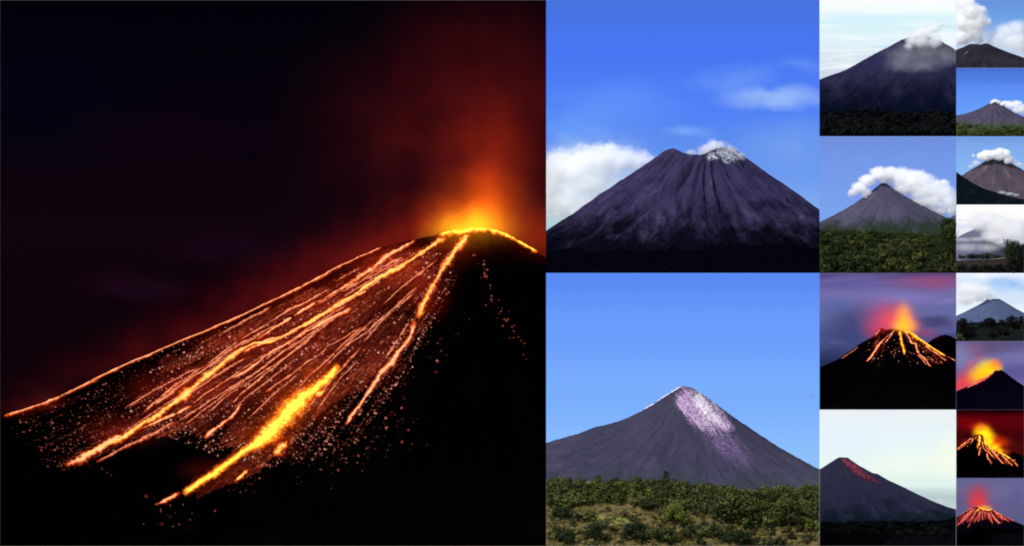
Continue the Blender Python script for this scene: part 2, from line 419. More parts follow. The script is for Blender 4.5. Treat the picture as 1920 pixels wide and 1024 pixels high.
# ------------------------------------------------------------------ volumes: clouds and fire
def hull(name, puffs, P, mat, vox, grow=1.0, clip=True):
    V = []; F = []
    bm = bmesh.new()
    for c, r in puffs:
        m = Matrix.Translation(c) @ Matrix.Diagonal((*[q*grow for q in r], 1))
        bmesh.ops.create_icosphere(bm, subdivisions=3, radius=1, matrix=m)
    me = bpy.data.meshes.new(name); bm.to_mesh(me); bm.free()
    tmp = bpy.data.objects.new(name, me); S.collection.objects.link(tmp)
    md = tmp.modifiers.new('r', 'REMESH'); md.mode = 'VOXEL'; md.voxel_size = vox
    bpy.context.view_layer.update()
    ev = tmp.evaluated_get(bpy.context.evaluated_depsgraph_get())
    m2 = bpy.data.meshes.new_from_object(ev); bpy.data.objects.remove(tmp)
    if clip:
        bm = bmesh.new(); bm.from_mesh(m2); e = .002
        for co, no in (((P.x0+e, 0, 0), (-1, 0, 0)), ((P.x1-e, 0, 0), (1, 0, 0)), ((0, 0, P.z1-e), (0, 0, 1)), ((0, 0, P.z0+e), (0, 0, -1))):
            r = bmesh.ops.bisect_plane(bm, geom=bm.verts[:]+bm.edges[:]+bm.faces[:], plane_co=co, plane_no=no, clear_outer=True)
            ed = [x for x in bm.edges if x.is_boundary]
            if ed: bmesh.ops.holes_fill(bm, edges=ed, sides=0)
        bmesh.ops.triangulate(bm, faces=[f for f in bm.faces if len(f.verts) > 4])
        bmesh.ops.recalc_face_normals(bm, faces=bm.faces[:])
        bm.to_mesh(m2); bm.free()
    m2.name = name
    c0 = np.mean([c for c, r in puffs], 0)
    m2.transform(Matrix.Translation(-Vector(c0)))
    m2.materials.clear(); m2.materials.append(mat)
    m2.polygons.foreach_set('use_smooth', np.ones(len(m2.polygons), bool))
    o = bpy.data.objects.new(name, m2); S.collection.objects.link(o); o.location = c0
    return o
def to_world(P, y, puffs):
    """(u, v, ru, rv, depth offset, depth radius in u units) -> world centres and radii"""
    out = []
    for q in puffs:
        u, v, ru, rv = q[:4]; dy = q[4] if len(q) > 4 else 0; ry = q[5] if len(q) > 5 else (ru+rv)*.4
        out.append(((float(P.X(u)), y+dy*P.k, float(P.Z(v))), (ru*P.k, ry*P.k, rv*P.k)))
    return out
def warp_coords(q, c0, scale, amp):
    ob = q.obj()
    x = q.n('TexNoise'); q.set(x.inputs['Vector'], ob); x.inputs['Scale'].default_value = scale
    x.inputs['Detail'].default_value = 5; x.inputs['Roughness'].default_value = .6
    w = q.vec('SCALE', q.vec('SUBTRACT', x.outputs['Color'], (.5, .5, .5)), scale=amp*2)
    return q.vec('ADD', ob, w)
def cloud(P, y, puffs, label, density=40, nscale=None, warp=.35, edge=(-.04, .8), name='cloud', cat='cloud', color=(1, 1, 1), group=None, aniso=0.0):
    W = to_world(P, y, puffs); c0 = np.mean([c for c, r in W], 0)
    rm = float(np.mean([min(r) for c, r in W])); nscale = nscale or 1.1/rm
    q = NT('vapour'); p = warp_coords(q, c0, nscale, warp*rm)
    acc = None
    for c, r in W:
        d = q.vec('LENGTH', q.scale(q.vec('SUBTRACT', p, tuple(np.array(c)-c0)), tuple(1/np.array(r))))
        f = q.math('SUBTRACT', 1.0, d)
        acc = f if acc is None else q.math('SMOOTH_MAX', acc, f, .15)
    er = q.math('SUBTRACT', q.noise(q.obj(), nscale*2.6, 6, .62), .5)
    acc = q.math('ADD', acc, q.math('MULTIPLY', er, warp*1.1))
    dn = q.rng(acc, edge[0], edge[1], 0, density/(P.size/512), smooth=True)
    v = q.n('VolumeScatter'); v.inputs['Color'].default_value = (*color, 1); q.set(v.inputs['Density'], dn); v.inputs['Anisotropy'].default_value = aniso
    q.t.links.new(v.outputs[0], q.out.inputs['Volume'])
    o = hull(name, W, P, q.m, max(rm*.16, .012), 1.12)
    return tag(o, label, cat, group)
def fire(P, y, puffs, label, noise=(2.0, .5), name='eruption_plume', cat='plume', vox=None, warp=.3, absorb=0.0, root=None):
    """fountain and gas, lava light on steam put in as emission: puffs (u, v, ru, rv, peak colour in sRGB, gain, [depth offset, depth radius])"""
    W = to_world(P, y, [(q[0], q[1], q[2]*1.2, q[3]*1.2, *(q[6:8] if len(q) > 6 else ())) for q in puffs]); c0 = np.mean([c for c, r in W], 0)
    rm = float(np.mean([min(r) for c, r in W]))
    q = NT('gas_glow'); p = warp_coords(q, c0, noise[0]*.5/rm, warp*rm)
    nz = q.rng(q.noise(q.obj(), noise[0]/rm, 4, .55), .3, .7, 1-noise[1], 1+noise[1])
    acc = None; dens = None
    for (c, r), pf in zip(W, puffs):
        d = q.vec('LENGTH', q.scale(q.vec('SUBTRACT', p, tuple(np.array(c)-c0)), tuple(1/np.array(r))))
        f = q.math('POWER', q.math('SUBTRACT', 1.0, d, clamp=True), 2.5)
        col = np.array(lin(*pf[4])[:3])*pf[5]/(.571*r[1])
        e = q.vec('SCALE', tuple(col), scale=f)
        acc = e if acc is None else q.vec('ADD', acc, e)
        sd = q.math('MULTIPLY', f, absorb*pf[5]/(.667*r[1])); dens = sd if dens is None else q.math('ADD', dens, sd)
    acc = q.vec('SCALE', acc, scale=nz)
    em = q.n('Emission'); q.set(em.inputs[0], acc); em.inputs[1].default_value = 1
    sh = em.outputs[0]
    if absorb > 0:
        ab = q.n('VolumeAbsorption'); ab.inputs[0].default_value = (.25, .05, 0, 1); q.set(ab.inputs[1], dens)  # absorption added to hold back sky blue behind the glow
        ad = q.n('AddShader'); q.t.links.new(sh, ad.inputs[0]); q.t.links.new(ab.outputs[0], ad.inputs[1]); sh = ad.outputs[0]
    q.t.links.new(sh, q.out.inputs['Volume'])
    o = hull(name, W, P, q.m, vox or max(rm*.16, .012), 1.1)
    return tag(o, label, cat)

# ------------------------------------------------------------------ ground and plants
def ground(P, y0, y1, zf, mat, name='ground', nx=120, ny=70, bump=.02, seed=2, label=None, kind='structure'):
    """zf(u, t) -> v picture height of the ground at depth fraction t (0 front, 1 back); a slope rising to the back"""
    us = np.linspace(0, 1024, nx); ts = np.linspace(0, 1, ny); U, T = np.meshgrid(us, ts)
    X = P.X(U); Y = y0+(y1-y0)*T
    Z = P.Z(zf(U, T))+(fbm(U/60, T*8, seed, 5)-.5)*2*bump*P.size/512
    zb = P.z0+.001
    Z = np.maximum(Z, zb+.001)
    V = np.stack([X, Y, Z], -1).reshape(-1, 3); m, n = U.shape; i = np.arange(m*n).reshape(m, n)
    F = np.stack([i[:-1, :-1], i[:-1, 1:], i[1:, 1:], i[1:, :-1]], -1).reshape(-1, 4)
    loop = np.concatenate([i[0, :], i[1:, -1], i[-1, -2::-1], i[-2:0:-1, 0]])
    b = V[loop].copy(); b[:, 2] = zb; k0 = len(V); kk = np.arange(len(loop)); nk = np.roll(kk, -1)
    F = np.concatenate([F, np.stack([loop[kk], k0+kk, k0+nk, loop[nk]], -1)]); V = np.concatenate([V, b])
    o = mkobj(name, V, F, mat, origin=(float(P.X(512)), y0, P.z0))
    if kind: o['kind'] = kind
    if label: o['label'] = label
    def h(u, t): return P.Z(zf(np.asarray(u, float), np.asarray(t, float)))+(fbm(np.asarray(u)/60, np.asarray(t)*8, seed, 5)-.5)*2*bump*P.size/512
    o_h = (h, y0, y1)
    return o, o_h

def leaf_mat(cols, name='leaves'):
    q = NT(name); a = q.n('Attribute'); a.attribute_name = 'tint'
    n = q.noise(q.obj(), 30, 2)
    f = q.math('ADD', q.math('MULTIPLY', a.outputs['Fac'], .8), q.math('MULTIPLY', n, .2))
    c = q.ramp(f, [(i/max(1, len(cols)-1), lin(*k)) for i, k in enumerate(cols)])
    b = q.n('BsdfPrincipled'); q.set(b.inputs['Base Color'], c); b.inputs['Roughness'].default_value = .75; b.inputs['Specular IOR Level'].default_value = .15
    return q.surf(b.outputs[0])
def leaves(rng, centers, radii, n, size, base_t, x0=None, x1=None, shell=.55):
    """leaf-sized quads through each clump's volume"""
    C = np.repeat(np.asarray(centers, float), n, 0); R = np.repeat(np.asarray(radii, float), n, 0); T = np.repeat(np.asarray(base_t, float), n)
    k = len(C); d = rng.normal(size=(k, 3)); d /= np.linalg.norm(d, axis=1)[:, None]
    rad = shell+(1-shell)*rng.random(k)**.6
    lump = .82+.36*vnoise(d[:, 0]*2.3+C[:, 0]*31, d[:, 2]*2.3+d[:, 1]*1.7+C[:, 2]*27, 5)
    p = C+d*R*(rad*lump)[:, None]
    nrm = d+rng.normal(size=(k, 3))*.55; nrm[:, 2] += .25; nrm /= np.linalg.norm(nrm, axis=1)[:, None]
    a = np.cross(nrm, rng.normal(size=(k, 3))); a /= np.linalg.norm(a, axis=1)[:, None]+1e-9; b = np.cross(nrm, a)
    s = (np.repeat(np.asarray(size, float)*np.ones(len(centers)), n)*(.6+.8*rng.random(k)))[:, None]
    V = np.stack([p-a*s, p-b*s*.5, p+a*s, p+b*s*.5], 1)
    if x0 is not None:
        ok = (V[:, :, 0].min(1) > x0) & (V[:, :, 0].max(1) < x1); V = V[ok]; T = T[ok]
    tint = np.clip(T+rng.normal(size=len(V))*.14, 0, 1)
    return V.reshape(-1, 3), np.arange(len(V)*4).reshape(-1, 4), np.repeat(tint, 4)

def canopy(P, G, mat, label, count, ur, tr, size, seed=1, nleaf=110, name='forest', zone=None, flat=.75, tint=(.15, .85)):
    rng = np.random.default_rng(seed); h, y0, y1 = G
    u = rng.uniform(-20, 1044, count*4); t = rng.uniform(tr[0], tr[1], count*4)
    if zone is not None:
        k = zone(u, t); u, t = u[k], t[k]
    else:
        k = (u > ur[0]) & (u < ur[1]); u, t = u[k], t[k]
    u, t = u[:count], t[:count]
    sc = (size[0]+(size[1]-size[0])*rng.random(len(u)))*P.k*(1.15-.65*t)
    z = h(u, t); c = np.stack([P.X(u), y0+(y1-y0)*t, z+sc*.35], -1)
    cs = [c]; rs = [np.stack([sc, sc, sc*flat], -1)]; ts = [tint[0]+(tint[1]-tint[0])*rng.random(len(u))]
    for j in range(2):                                            # side lobes give each crown an uneven outline
        a = rng.uniform(0, 6.28, len(u)); q = sc*.6
        cs.append(c+np.stack([np.cos(a)*q, np.sin(a)*q, rng.uniform(-.15, .45, len(u))*sc], -1))
        rs.append(np.stack([sc*.6, sc*.6, sc*.5], -1)); ts.append(ts[0]+.08)
    n0 = len(u); c3 = np.concatenate(cs); r3 = np.concatenate(rs); t3 = np.concatenate(ts)
    V, F, T = leaves(rng, c3, r3, nleaf//2, np.concatenate([sc]*3)*.2, t3, P.x0, P.x1, .6)
    ok = V.reshape(-1, 4, 3)[:, :, 2].min(1) > P.z0
    V = V.reshape(-1, 4, 3)[ok].reshape(-1, 3); T = T.reshape(-1, 4)[ok].ravel(); F = np.arange(len(V)).reshape(-1, 4)
    o = mkobj(name, V, F, mat, origin=(float(P.X(512)), y0, P.z0), att=T)
    return tag(o, label, None, None, 'stuff')

def bark_mat(c=(70, 56, 42)):
    q = NT('bark'); n = q.noise(q.scale(q.obj(), (40, 40, 8)), 1, 4)
    return q.pbr(q.ramp(n, [(.3, lin(*[x*.6 for x in c])), (.7, lin(*c))]), .95, n, .6, .01)
def tube(V, F, a, b, ra, rb, n=7):
    a, b = np.array(a), np.array(b); d = b-a; d = d/np.linalg.norm(d); s = np.cross(d, (0.3, 1, .1)); s /= np.linalg.norm(s); t = np.cross(d, s)
    i = len(V)
    for c, r in ((a, ra), (b, rb)):
        for k in range(n):
            w = 2*math.pi*k/n; V.append(tuple(c+r*(s*math.cos(w)+t*math.sin(w))))
    for k in range(n): F.append((i+k, i+(k+1) % n, i+n+(k+1) % n, i+n+k))
def tree(P, u, v, w, h, y, mat, bark, label, cat='tree', name='tree', lobes=9, trunk=.45, seed=1, nleaf=120, leaf=.14, tint=.5, flat=.7, group=None, crown_spread=.75):
    """u, v: foot of the trunk; w, h: crown width and whole height in panel units; trunk share of the height"""
    rng = np.random.default_rng(seed); k = P.k
    root = empty(name, (float(P.X(u)), y, float(P.Z(v))), label, cat, group)
    H, Wd = h*k, w*k; V = []; F = []
    base = np.array(root.location); th = H*trunk; r0 = max(Wd*.045, .004)
    kink = base+np.array([rng.uniform(-.05, .05)*Wd, 0, th*.55]); top = base+np.array([rng.uniform(-.06, .06)*Wd, 0, th])
    tube(V, F, base-np.array([0, 0, .02*H]), kink, r0, r0*.8); tube(V, F, kink, top, r0*.8, r0*.6)
    C = []; R = []
    ch = H-th*.75
    for j in range(lobes):
        a = 2.4*j+rng.uniform(-.4, .4); q = (j+.5)/lobes
        rr = crown_spread*Wd*.5*math.sqrt(rng.uniform(.12, 1))*(1-.45*q)
        c = base+np.array([math.cos(a)*rr, math.sin(a)*rr*.7, th*.8+ch*(.12+.72*q)])
        s = Wd*rng.uniform(.17, .26); C.append(c); R.append((s, s*.8, s*flat))
        tube(V, F, top-np.array([0, 0, th*.25*rng.random()]), c, r0*.45, r0*.15, 5)
    mkobj('trunk', V, F, bark, origin=root.location, parent=root)
    C = np.array(C); R = np.array(R)
    V, F, T = leaves(rng, C, R, nleaf, Wd*leaf*.35, np.clip(tint+rng.normal(size=lobes)*.12, 0, 1), P.x0, P.x1, .4)
    ok = V.reshape(-1, 4, 3)[:, :, 2].min(1) > P.z0
    V = V.reshape(-1, 4, 3)[ok].reshape(-1, 3); T = T.reshape(-1, 4)[ok].ravel(); F = np.arange(len(V)).reshape(-1, 4)
    mkobj('crown', V, F, mat, origin=root.location, parent=root, att=T)
    return root

def soil_mat(cols, scale=14, lo=.3, hi=.7):
    q = NT('soil'); ob = q.obj(); a = q.noise(ob, scale, 5, .6, .3); b = q.noise(ob, scale*6, 3, .6)
    f = q.math('ADD', q.math('MULTIPLY', a, .7), q.math('MULTIPLY', b, .3))
    return q.pbr(q.ramp(f, [(lo+(hi-lo)*i/max(1, len(cols)-1), lin(*k)) for i, k in enumerate(cols)]), .95, f, .4, .01)

BARK = bark_mat()
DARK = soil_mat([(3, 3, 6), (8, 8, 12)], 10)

# =================================================================== large night eruption
A = Panel(0, 0, 1024)
sky(A, 16.3, sky_mat(A, [(0, (2, 1, 4)), (.4, (12, 2, 9)), (.58, (15, 3, 12)), (.8, (7, 2, 11)), (1, (3, 2, 9))],
    [(260, 535, 120, 34, (38, 13, 30), .7, .9), (430, 470, 150, 40, (30, 9, 24), .7, .9), (90, 180, 260, 160, (4, 4, 20), .7, .8), (330, 250, 260, 60, (17, 3, 16), .6, .9)]), front=4.7)
A_rock = rock_mat([(9, 5, 7), (16, 9, 10), (26, 15, 15)], 16, 3, 8, bump=.9, bd=.08)
vA = volcano(A, [(0, 781), (80, 757), (150, 724), (220, 690), (300, 654), (380, 622), (450, 592), (520, 560), (590, 524), (650, 492), (715, 462), (780, 448), (820, 441), (850, 435), (900, 431), (940, 437), (975, 455), (1024, 484)],
    890, 15.5, 2.5, .6, 1010, A_rock, 'largest black volcano at night with lava running down its left flank', 420, 330, gul=(9, .045), seed=4, rough=.0035)
a_hot = lava_mat((1.7, 1.0, .10), (1.15, .36, .02), (.55, .06, .006))
a_fire = lava_mat((1.5, .72, .16), (1.0, .24, .025), (.5, .045, .008))
a_thin = lava_mat((1.3, .58, .27), (.85, .17, .035), (.42, .030, .008))
a_dim = lava_mat((.85, .30, .15), (.40, .065, .02), (.24, .016, .006))
a_scree = NT('scree_glow'); _u = a_scree.uv()
_n = a_scree.noise(a_scree.scale(_u, (60, 150, 1)), 1, 3, .8); _b = a_scree.noise(a_scree.scale(_u, (5, 14, 1)), 1, 3, .5)
a_scree = a_scree.emit(a_scree.ramp(a_scree.math('MULTIPLY_ADD', _b, .5, a_scree.math('MULTIPLY', _n, .62)), [(.42, (.016, .0014, .0008)), (.52, (.045, .0045, .002)), (.61, (.11, .013, .005)), (.69, (.30, .045, .016)), (.78, (.7, .18, .07))]), 1)  # hot stones, plus the lava's red glow on the slope put into emission
patch(vA, 'scree_glow', [(715, 466), (850, 445), (800, 560), (770, 640), (690, 720), (560, 815), (470, 850), (400, 850), (420, 800), (250, 830), (130, 872), (240, 790), (330, 700), (240, 700), (420, 615), (590, 535)], a_scree, step=3, warp=22, lift=.002, flow=(-.79, .61), seed=11)
patch(vA, 'scree_glow', [(640, 668), (600, 760), (545, 830), (470, 900), (360, 935), (420, 850), (470, 790), (540, 730)], a_scree, step=3, warp=18, lift=.003, flow=(-.79, .61), seed=19)
for k, (p, m, wd) in enumerate([
    ([(716, 466, 2), (650, 494, 2.2), (590, 526, 3.2), (520, 562, 2.2), (450, 594, 2.2), (380, 625, 2), (300, 657, 2.2), (220, 693, 2.4), (150, 727, 3.4), (80, 759, 3.2), (10, 781, 3)], a_thin, 2),
    ([(838, 446, 7), (800, 468, 6), (750, 500, 5), (700, 528, 4.5), (640, 570, 4.5), (580, 604, 4), (520, 636, 3), (470, 648, 3.5), (430, 675, 5), (390, 705, 6.5), (345, 742, 8), (300, 775, 6.5), (255, 806, 5), (228, 820, 5), (190, 840, 5), (150, 861, 4)], a_fire, 4),
    ([(232, 815, 3.5), (200, 834, 5), (160, 856, 5), (122, 875, 5)], a_thin, 3),
    ([(880, 440, 5), (858, 463, 6), (835, 495, 6), (815, 530, 6), (798, 565, 6), (782, 600, 6)], a_fire, 3),
    ([(778, 602, 5), (768, 634, 4), (745, 664, 4), (720, 692, 5), (705, 715, 4), (690, 738, 4), (668, 765, 3), (648, 800, 3)], a_thin, 5),
    ([(636, 684, 8), (618, 705, 10), (592, 728, 15), (565, 752, 22), (535, 782, 24), (508, 808, 19), (478, 834, 12), (445, 858, 9), (400, 888, 7), (344, 926, 7)], a_hot, 4),
    ([(338, 925, 3), (312, 938, 3), (292, 946, 3)], a_thin, 3),
    ([(782, 452, 3), (735, 478, 4), (690, 508, 4), (640, 540, 3), (585, 572, 2.5), (530, 604, 2), (480, 640, 2)], a_thin, 4),
    ([(662, 575, 2.5), (620, 600, 3), (560, 632, 2.5), (510, 662, 2), (470, 690, 2), (430, 712, 2)], a_thin, 5),
    ([(720, 520, 2), (660, 560, 2.5), (600, 594, 2.5), (540, 628, 2.5), (500, 640, 3), (455, 662, 2)], a_thin, 4),
    ([(360, 762, 4), (330, 776, 3), (300, 790, 3), (262, 806, 2.5)], a_thin, 4),
    ([(452, 758, 3), (432, 785, 2.5), (405, 803, 2.5), (384, 822, 3)], a_thin, 4),
    ([(540, 826, 4), (522, 846, 7), (512, 856, 3)], a_fire, 3), ([(465, 880, 4), (452, 894, 6), (440, 904, 3)], a_fire, 3),
    ([(590, 745, 6), (600, 738, 7), (612, 730, 3)], a_fire, 2),
    ([(780, 545, 2), (740, 580, 2), (690, 620, 2), (640, 655, 1.6)], a_dim, 6), ([(700, 600, 2), (620, 650, 2), (550, 700, 2), (500, 735, 2)], a_dim, 6),
    ([(560, 640, 2), (480, 700, 2), (400, 750, 2), (340, 790, 2)], a_dim, 6), ([(450, 640, 2), (380, 690, 2), (320, 735, 2.5), (270, 775, 2)], a_dim, 6),
    ([(620, 540, 2), (540, 585, 2), (450, 640, 2)], a_dim, 5), ([(600, 620, 2), (520, 680, 2), (440, 735, 2.2), (390, 775, 2)], a_dim, 5),
    ([(760, 480, 3), (700, 512, 3), (640, 548, 2)], a_dim, 5), ([(520, 610, 2), (430, 660, 2.5), (350, 715, 3), (290, 760, 2)], a_dim, 5),
    ([(640, 590, 2), (560, 650, 2), (480, 715, 2), (430, 760, 2)], a_dim, 5), ([(330, 790, 3), (260, 828, 3), (180, 868, 2)], a_dim, 5),
    ([(822, 444, 5), (845, 437, 6), (880, 433, 6), (915, 432, 6), (942, 438, 5), (975, 457, 4), (1008, 476, 3)], a_hot, 1)]):
    q_ = .8 if m in (a_thin, a_dim) else .74
    if k == 0: q_ = .5
    stream(vA, [(a, b, c*q_) for a, b, c in p], m, step=2.6, wander=wd*.8, seed=k*7+3, lift=.016+.0006*(k % 9), wj=.3 if k == 5 else .8, halo=4.6 if m is a_thin else 3.6, grain=1.2, rag=.4 if k == 5 else 1.0)
_r = np.random.default_rng(31)
for k in range(24):                                               # fine streams between the main ones
    u0 = _r.uniform(360, 830); top = np.interp(u0, [220, 380, 590, 715, 850], [696, 632, 536, 480, 452]); lowv = np.interp(u0, [300, 420, 520, 650, 780, 860], [790, 800, 780, 720, 640, 520])
    v0 = top+(lowv-top)*_r.random()**1.1*.85; sl = float(np.clip((v0-420)/(u0-905), -1.5, -.48)); ln_ = min(_r.uniform(50, 190), 1.15*(lowv+40-v0)/math.sin(math.atan(abs(sl)))); w_ = _r.uniform(.9, 1.9)
    pt = [(u0-ln_*q*math.cos(math.atan(abs(sl))), v0+ln_*q*math.sin(math.atan(abs(sl)))*(1+.10*q), w_*(1-.4*abs(q-.4))) for q in (0, .33, .66, 1)]
    stream(vA, pt, a_dim, step=2.8, wander=2.6, seed=900+k*3, lift=.012+.0002*k, wj=1.1, halo=6, grain=1.1, rag=1.15)
_r = np.random.default_rng(5); U = []; Vv = []; R_ = []; H_ = []
for k in range(430):                                              # trails of tumbling hot stones
    u0 = _r.uniform(120, 860); v0 = 0
    top = np.interp(u0, [0, 220, 380, 590, 715, 850], [785, 696, 626, 530, 470, 445])
    lowv = np.interp(u0, [0, 120, 300, 420, 520, 650, 780, 860], [800, 880, 800, 850, 870, 830, 680, 520])
    v0 = top+(lowv-top)*_r.random()**.8
    sl = (v0-420)/(u0-905)*1.0; sl = np.clip(sl, -1.6, -.42)
    n = _r.integers(5, 26); uu = u0-np.cumsum(_r.uniform(2, 9, n))*np.cos(np.arctan(abs(sl)))
    vv = v0+(u0-uu)*abs(sl)+_r.normal(size=n)*1.5
    ok = vv < np.interp(uu, [0, 120, 300, 420, 520, 650, 780, 860], [800, 885, 815, 860, 880, 845, 700, 540])
    U.append(uu[ok]); Vv.append(vv[ok]); R_.append((.55+_r.random(n)**3*2.1)[ok]*(.8 if u0 < 330 else 1)); H_.append(((_r.random(n)**1.8*.85+.08)*(.55 if u0 < 330 else 1))[ok])
for cx, cy_, sx, sy, n, rr in ((620, 830, 60, 28, 190, 2.4), (690, 760, 50, 45, 150, 2.4), (810, 640, 18, 30, 22, 3.2), (330, 975, 28, 10, 14, 3.5), (150, 870, 40, 12, 30, 2.4), (240, 735, 130, 30, 60, 2.4), (300, 945, 16, 8, 10, 3.4), (720, 620, 60, 40, 120, 2.0), (460, 905, 40, 10, 30, 2.2), (740, 810, 30, 18, 9, 3)):
    U.append(_r.normal(cx, sx, n)); Vv.append(_r.normal(cy_, sy, n)); R_.append((.3+_r.random(n)**3)*rr); H_.append(_r.random(n)**2*.5+.06)
for (a, b) in (((890, 455), (925, 560)), ((925, 560), (995, 680))):
    n = 26; t = _r.random(n); U.append(a[0]+(b[0]-a[0])*t+_r.normal(size=n)*6); Vv.append(a[1]+(b[1]-a[1])*t+_r.normal(size=n)*8); R_.append(_r.uniform(1, 2.6, n)); H_.append(_r.random(n)*.3+.08)
embers(vA, np.concatenate(U), np.concatenate(Vv), np.concatenate(R_), np.concatenate(H_), ember_mat((.7, .07, .03, 1), (.95, .42, .30, 1), .95))
fire(A, 15.6, [(900, 400, 130, 105, (230, 90, 10), .8, 0, 90), (885, 436, 100, 62, (255, 180, 26), 1.3, 0, 60), (905, 415, 90, 70, (250, 130, 16), .7, 0, 60), (915, 355, 125, 190, (180, 46, 7), .6, 0, 100), (900, 230, 270, 320, (84, 14, 4), .8, 40, 140), (960, 170, 240, 190, (52, 7, 4), .7, 40, 120),
    (740, 250, 250, 260, (50, 8, 3), 1.0, 60, 120), (800, 420, 130, 90, (140, 30, 6), .7, 20, 70), (720, 455, 150, 80, (96, 17, 4), .65, 0, 60), (630, 490, 150, 75, (90, 14, 4), .65, 0, 60), (540, 530, 150, 72, (86, 13, 5), .65, 0, 60), (450, 575, 150, 70, (80, 11, 5), .65, 0, 60), (360, 620, 150, 68, (74, 10, 5), .65, 0, 60), (270, 660, 150, 64, (66, 9, 5), .65, 0, 60), (180, 700, 150, 60, (56, 8, 5), .65, 0, 60), (90, 740, 130, 50, (42, 7, 5), .6, 0, 60), (1010, 440, 100, 90, (170, 44, 8), .6, 0, 60)],
    'red and orange glowing plume above the largest night volcano', noise=(1.0, .42), vox=.16, warp=.4)  # lava light on steam and ash put in as emission
def slope_bloom(vol, puffs):
    out = []
    for u, v, ru, rv, col, g in puffs:
        y = float(vol.project(vol.P.X([u]), vol.P.Z([v]))[0]); out.append((u, v, ru, rv, col, g, (y-vol.yp)/vol.P.k, min(ru, rv)*.8))
    return out
fire(A, vA.yp, slope_bloom(vA, [(560, 760, 95, 75, (190, 60, 10), .75), (600, 715, 60, 55, (200, 70, 10), .6), (490, 825, 80, 55, (170, 50, 8), .6), (400, 890, 80, 40, (110, 24, 6), .6), (520, 840, 45, 40, (170, 50, 10), .5),
    (620, 580, 150, 75, (96, 16, 7), 2.0), (480, 655, 150, 75, (86, 13, 6), 2.0), (350, 740, 130, 70, (96, 18, 6), 2.0), (240, 815, 110, 50, (70, 10, 5), 2.0), (740, 510, 130, 70, (120, 24, 8), 2.0), (800, 560, 60, 80, (110, 20, 8), 1.5), (710, 690, 70, 80, (56, 8, 7), 2.0), (600, 660, 140, 80, (70, 9, 5), 2.0), (440, 745, 120, 70, (66, 9, 5), 2.0), (90, 765, 120, 34, (64, 10, 6), 1.5), (850, 470, 60, 60, (150, 40, 10), .6)]),
    'added red glow standing for bloom over the lava flank of the largest night volcano', noise=(1.4, .5), vox=.14, name='bloom_glow', cat='haze')  # emissive volume added to imitate bloom around the lava

# =================================================================== blue sky, purple cone with white steam on a broken summit
B = Panel(1024, 0, 512)
sky(B, 4.95, sky_mat(B, [(0, (150, 190, 235)), (.22, (128, 172, 240)), (.42, (98, 145, 238)), (.62, (80, 128, 246)), (.82, (72, 118, 242)), (1, (70, 114, 222))],
    [(860, 375, 260, 62, (170, 205, 250), .75, 1.3), (700, 300, 230, 60, (120, 165, 250), .5, 1.3), (250, 400, 330, 130, (105, 155, 252), .6, 1.2), (960, 235, 160, 40, (110, 155, 248), .5, 1.2),
     (920, 560, 260, 160, (125, 168, 238), .6, 1), (80, 480, 240, 90, (110, 165, 250), .6, 1.1), (130, 700, 380, 240, (225, 245, 245), .75, .8), (60, 830, 330, 130, (185, 215, 215), .8, .6), (530, 500, 120, 40, (135, 180, 250), .6, 1.2)]))
B_rock = rock_mat([(25, 23, 44), (39, 36, 63), (55, 50, 79), (84, 77, 101)], 9, 1.8, 26, veg_or_shade=(.55, 1.5, (5, 5, 13), (11, 10, 22)), bump=.9, bd=.05, vn=1.25)  # dark lower slope is shade put into the rock colour
vB = volcano(B, [(0, 866), (100, 801), (200, 729), (300, 664), (400, 600), (440, 566), (465, 557), (490, 559), (515, 573), (545, 580), (580, 582), (605, 572), (640, 553), (690, 551), (720, 569), (780, 616), (860, 671), (940, 726), (1024, 786)],
    585, 4.25, 1.75, .6, 985, B_rock, 'steep purple brown volcano with broad notched summit under a bright blue sky', 380, 380, gul=(4.2, .075), seed=21, ravines=[([(600, 592), (596, 680), (612, 760), (640, 850)], 16, 34), ([(622, 600), (636, 690), (668, 780), (720, 860)], 14, 26), ([(560, 590), (520, 650), (420, 740), (260, 850)], 26, 34), ([(545, 640), (470, 720), (380, 790)], 18, 20),
        ([(660, 610), (720, 690), (800, 790), (900, 870)], 18, 34), ([(720, 590), (810, 690), (930, 810), (1010, 880)], 18, 30), ([(440, 600), (330, 700), (200, 810)], 16, 14), ([(580, 600), (560, 700), (540, 800)], 12, 22), ([(760, 630), (880, 740), (1000, 830)], 10, 16)])
B_ash = dust_mat([(120, 128, 150), (222, 228, 236)], 18, 60, .4, 1.15, 2.4)
patch(vB, 'ash_patch', [(575, 572), (605, 560), (640, 545), (700, 548), (775, 620), (725, 610), (660, 614), (590, 598)], B_ash, step=2.5, warp=9, flow=(.7, .7), seed=6, lift=.008, soft=10)
patch(vB, 'ash_patch', [(515, 570), (570, 576), (566, 592), (525, 588)], B_ash, step=2.5, warp=6, flow=(.7, .7), seed=9, lift=.008, soft=7)
cloud(B, 4.15, [(608, 562, 44, 30), (635, 556, 52, 34), (672, 572, 56, 34), (588, 578, 28, 20), (543, 574, 30, 18), (708, 588, 48, 22), (625, 540, 28, 22)], 'small white steam puff resting on the notched purple summit', 20, warp=.8, edge=(0, .9), cat='steam', name='steam_puff')
cloud(B, 4.7, [(60, 640, 190, 90, 0, 60), (180, 610, 170, 76, 0, 60), (270, 600, 150, 56, 0, 50), (350, 610, 100, 44, 0, 40), (-20, 680, 140, 90, 0, 60), (120, 690, 190, 80, 0, 50), (230, 565, 70, 40, 0, 30), (60, 760, 220, 90, 0, 40)],
    'broad white cloud behind the left slope of the notched purple volcano', 20, warp=.7, edge=(-.05, 1.0))
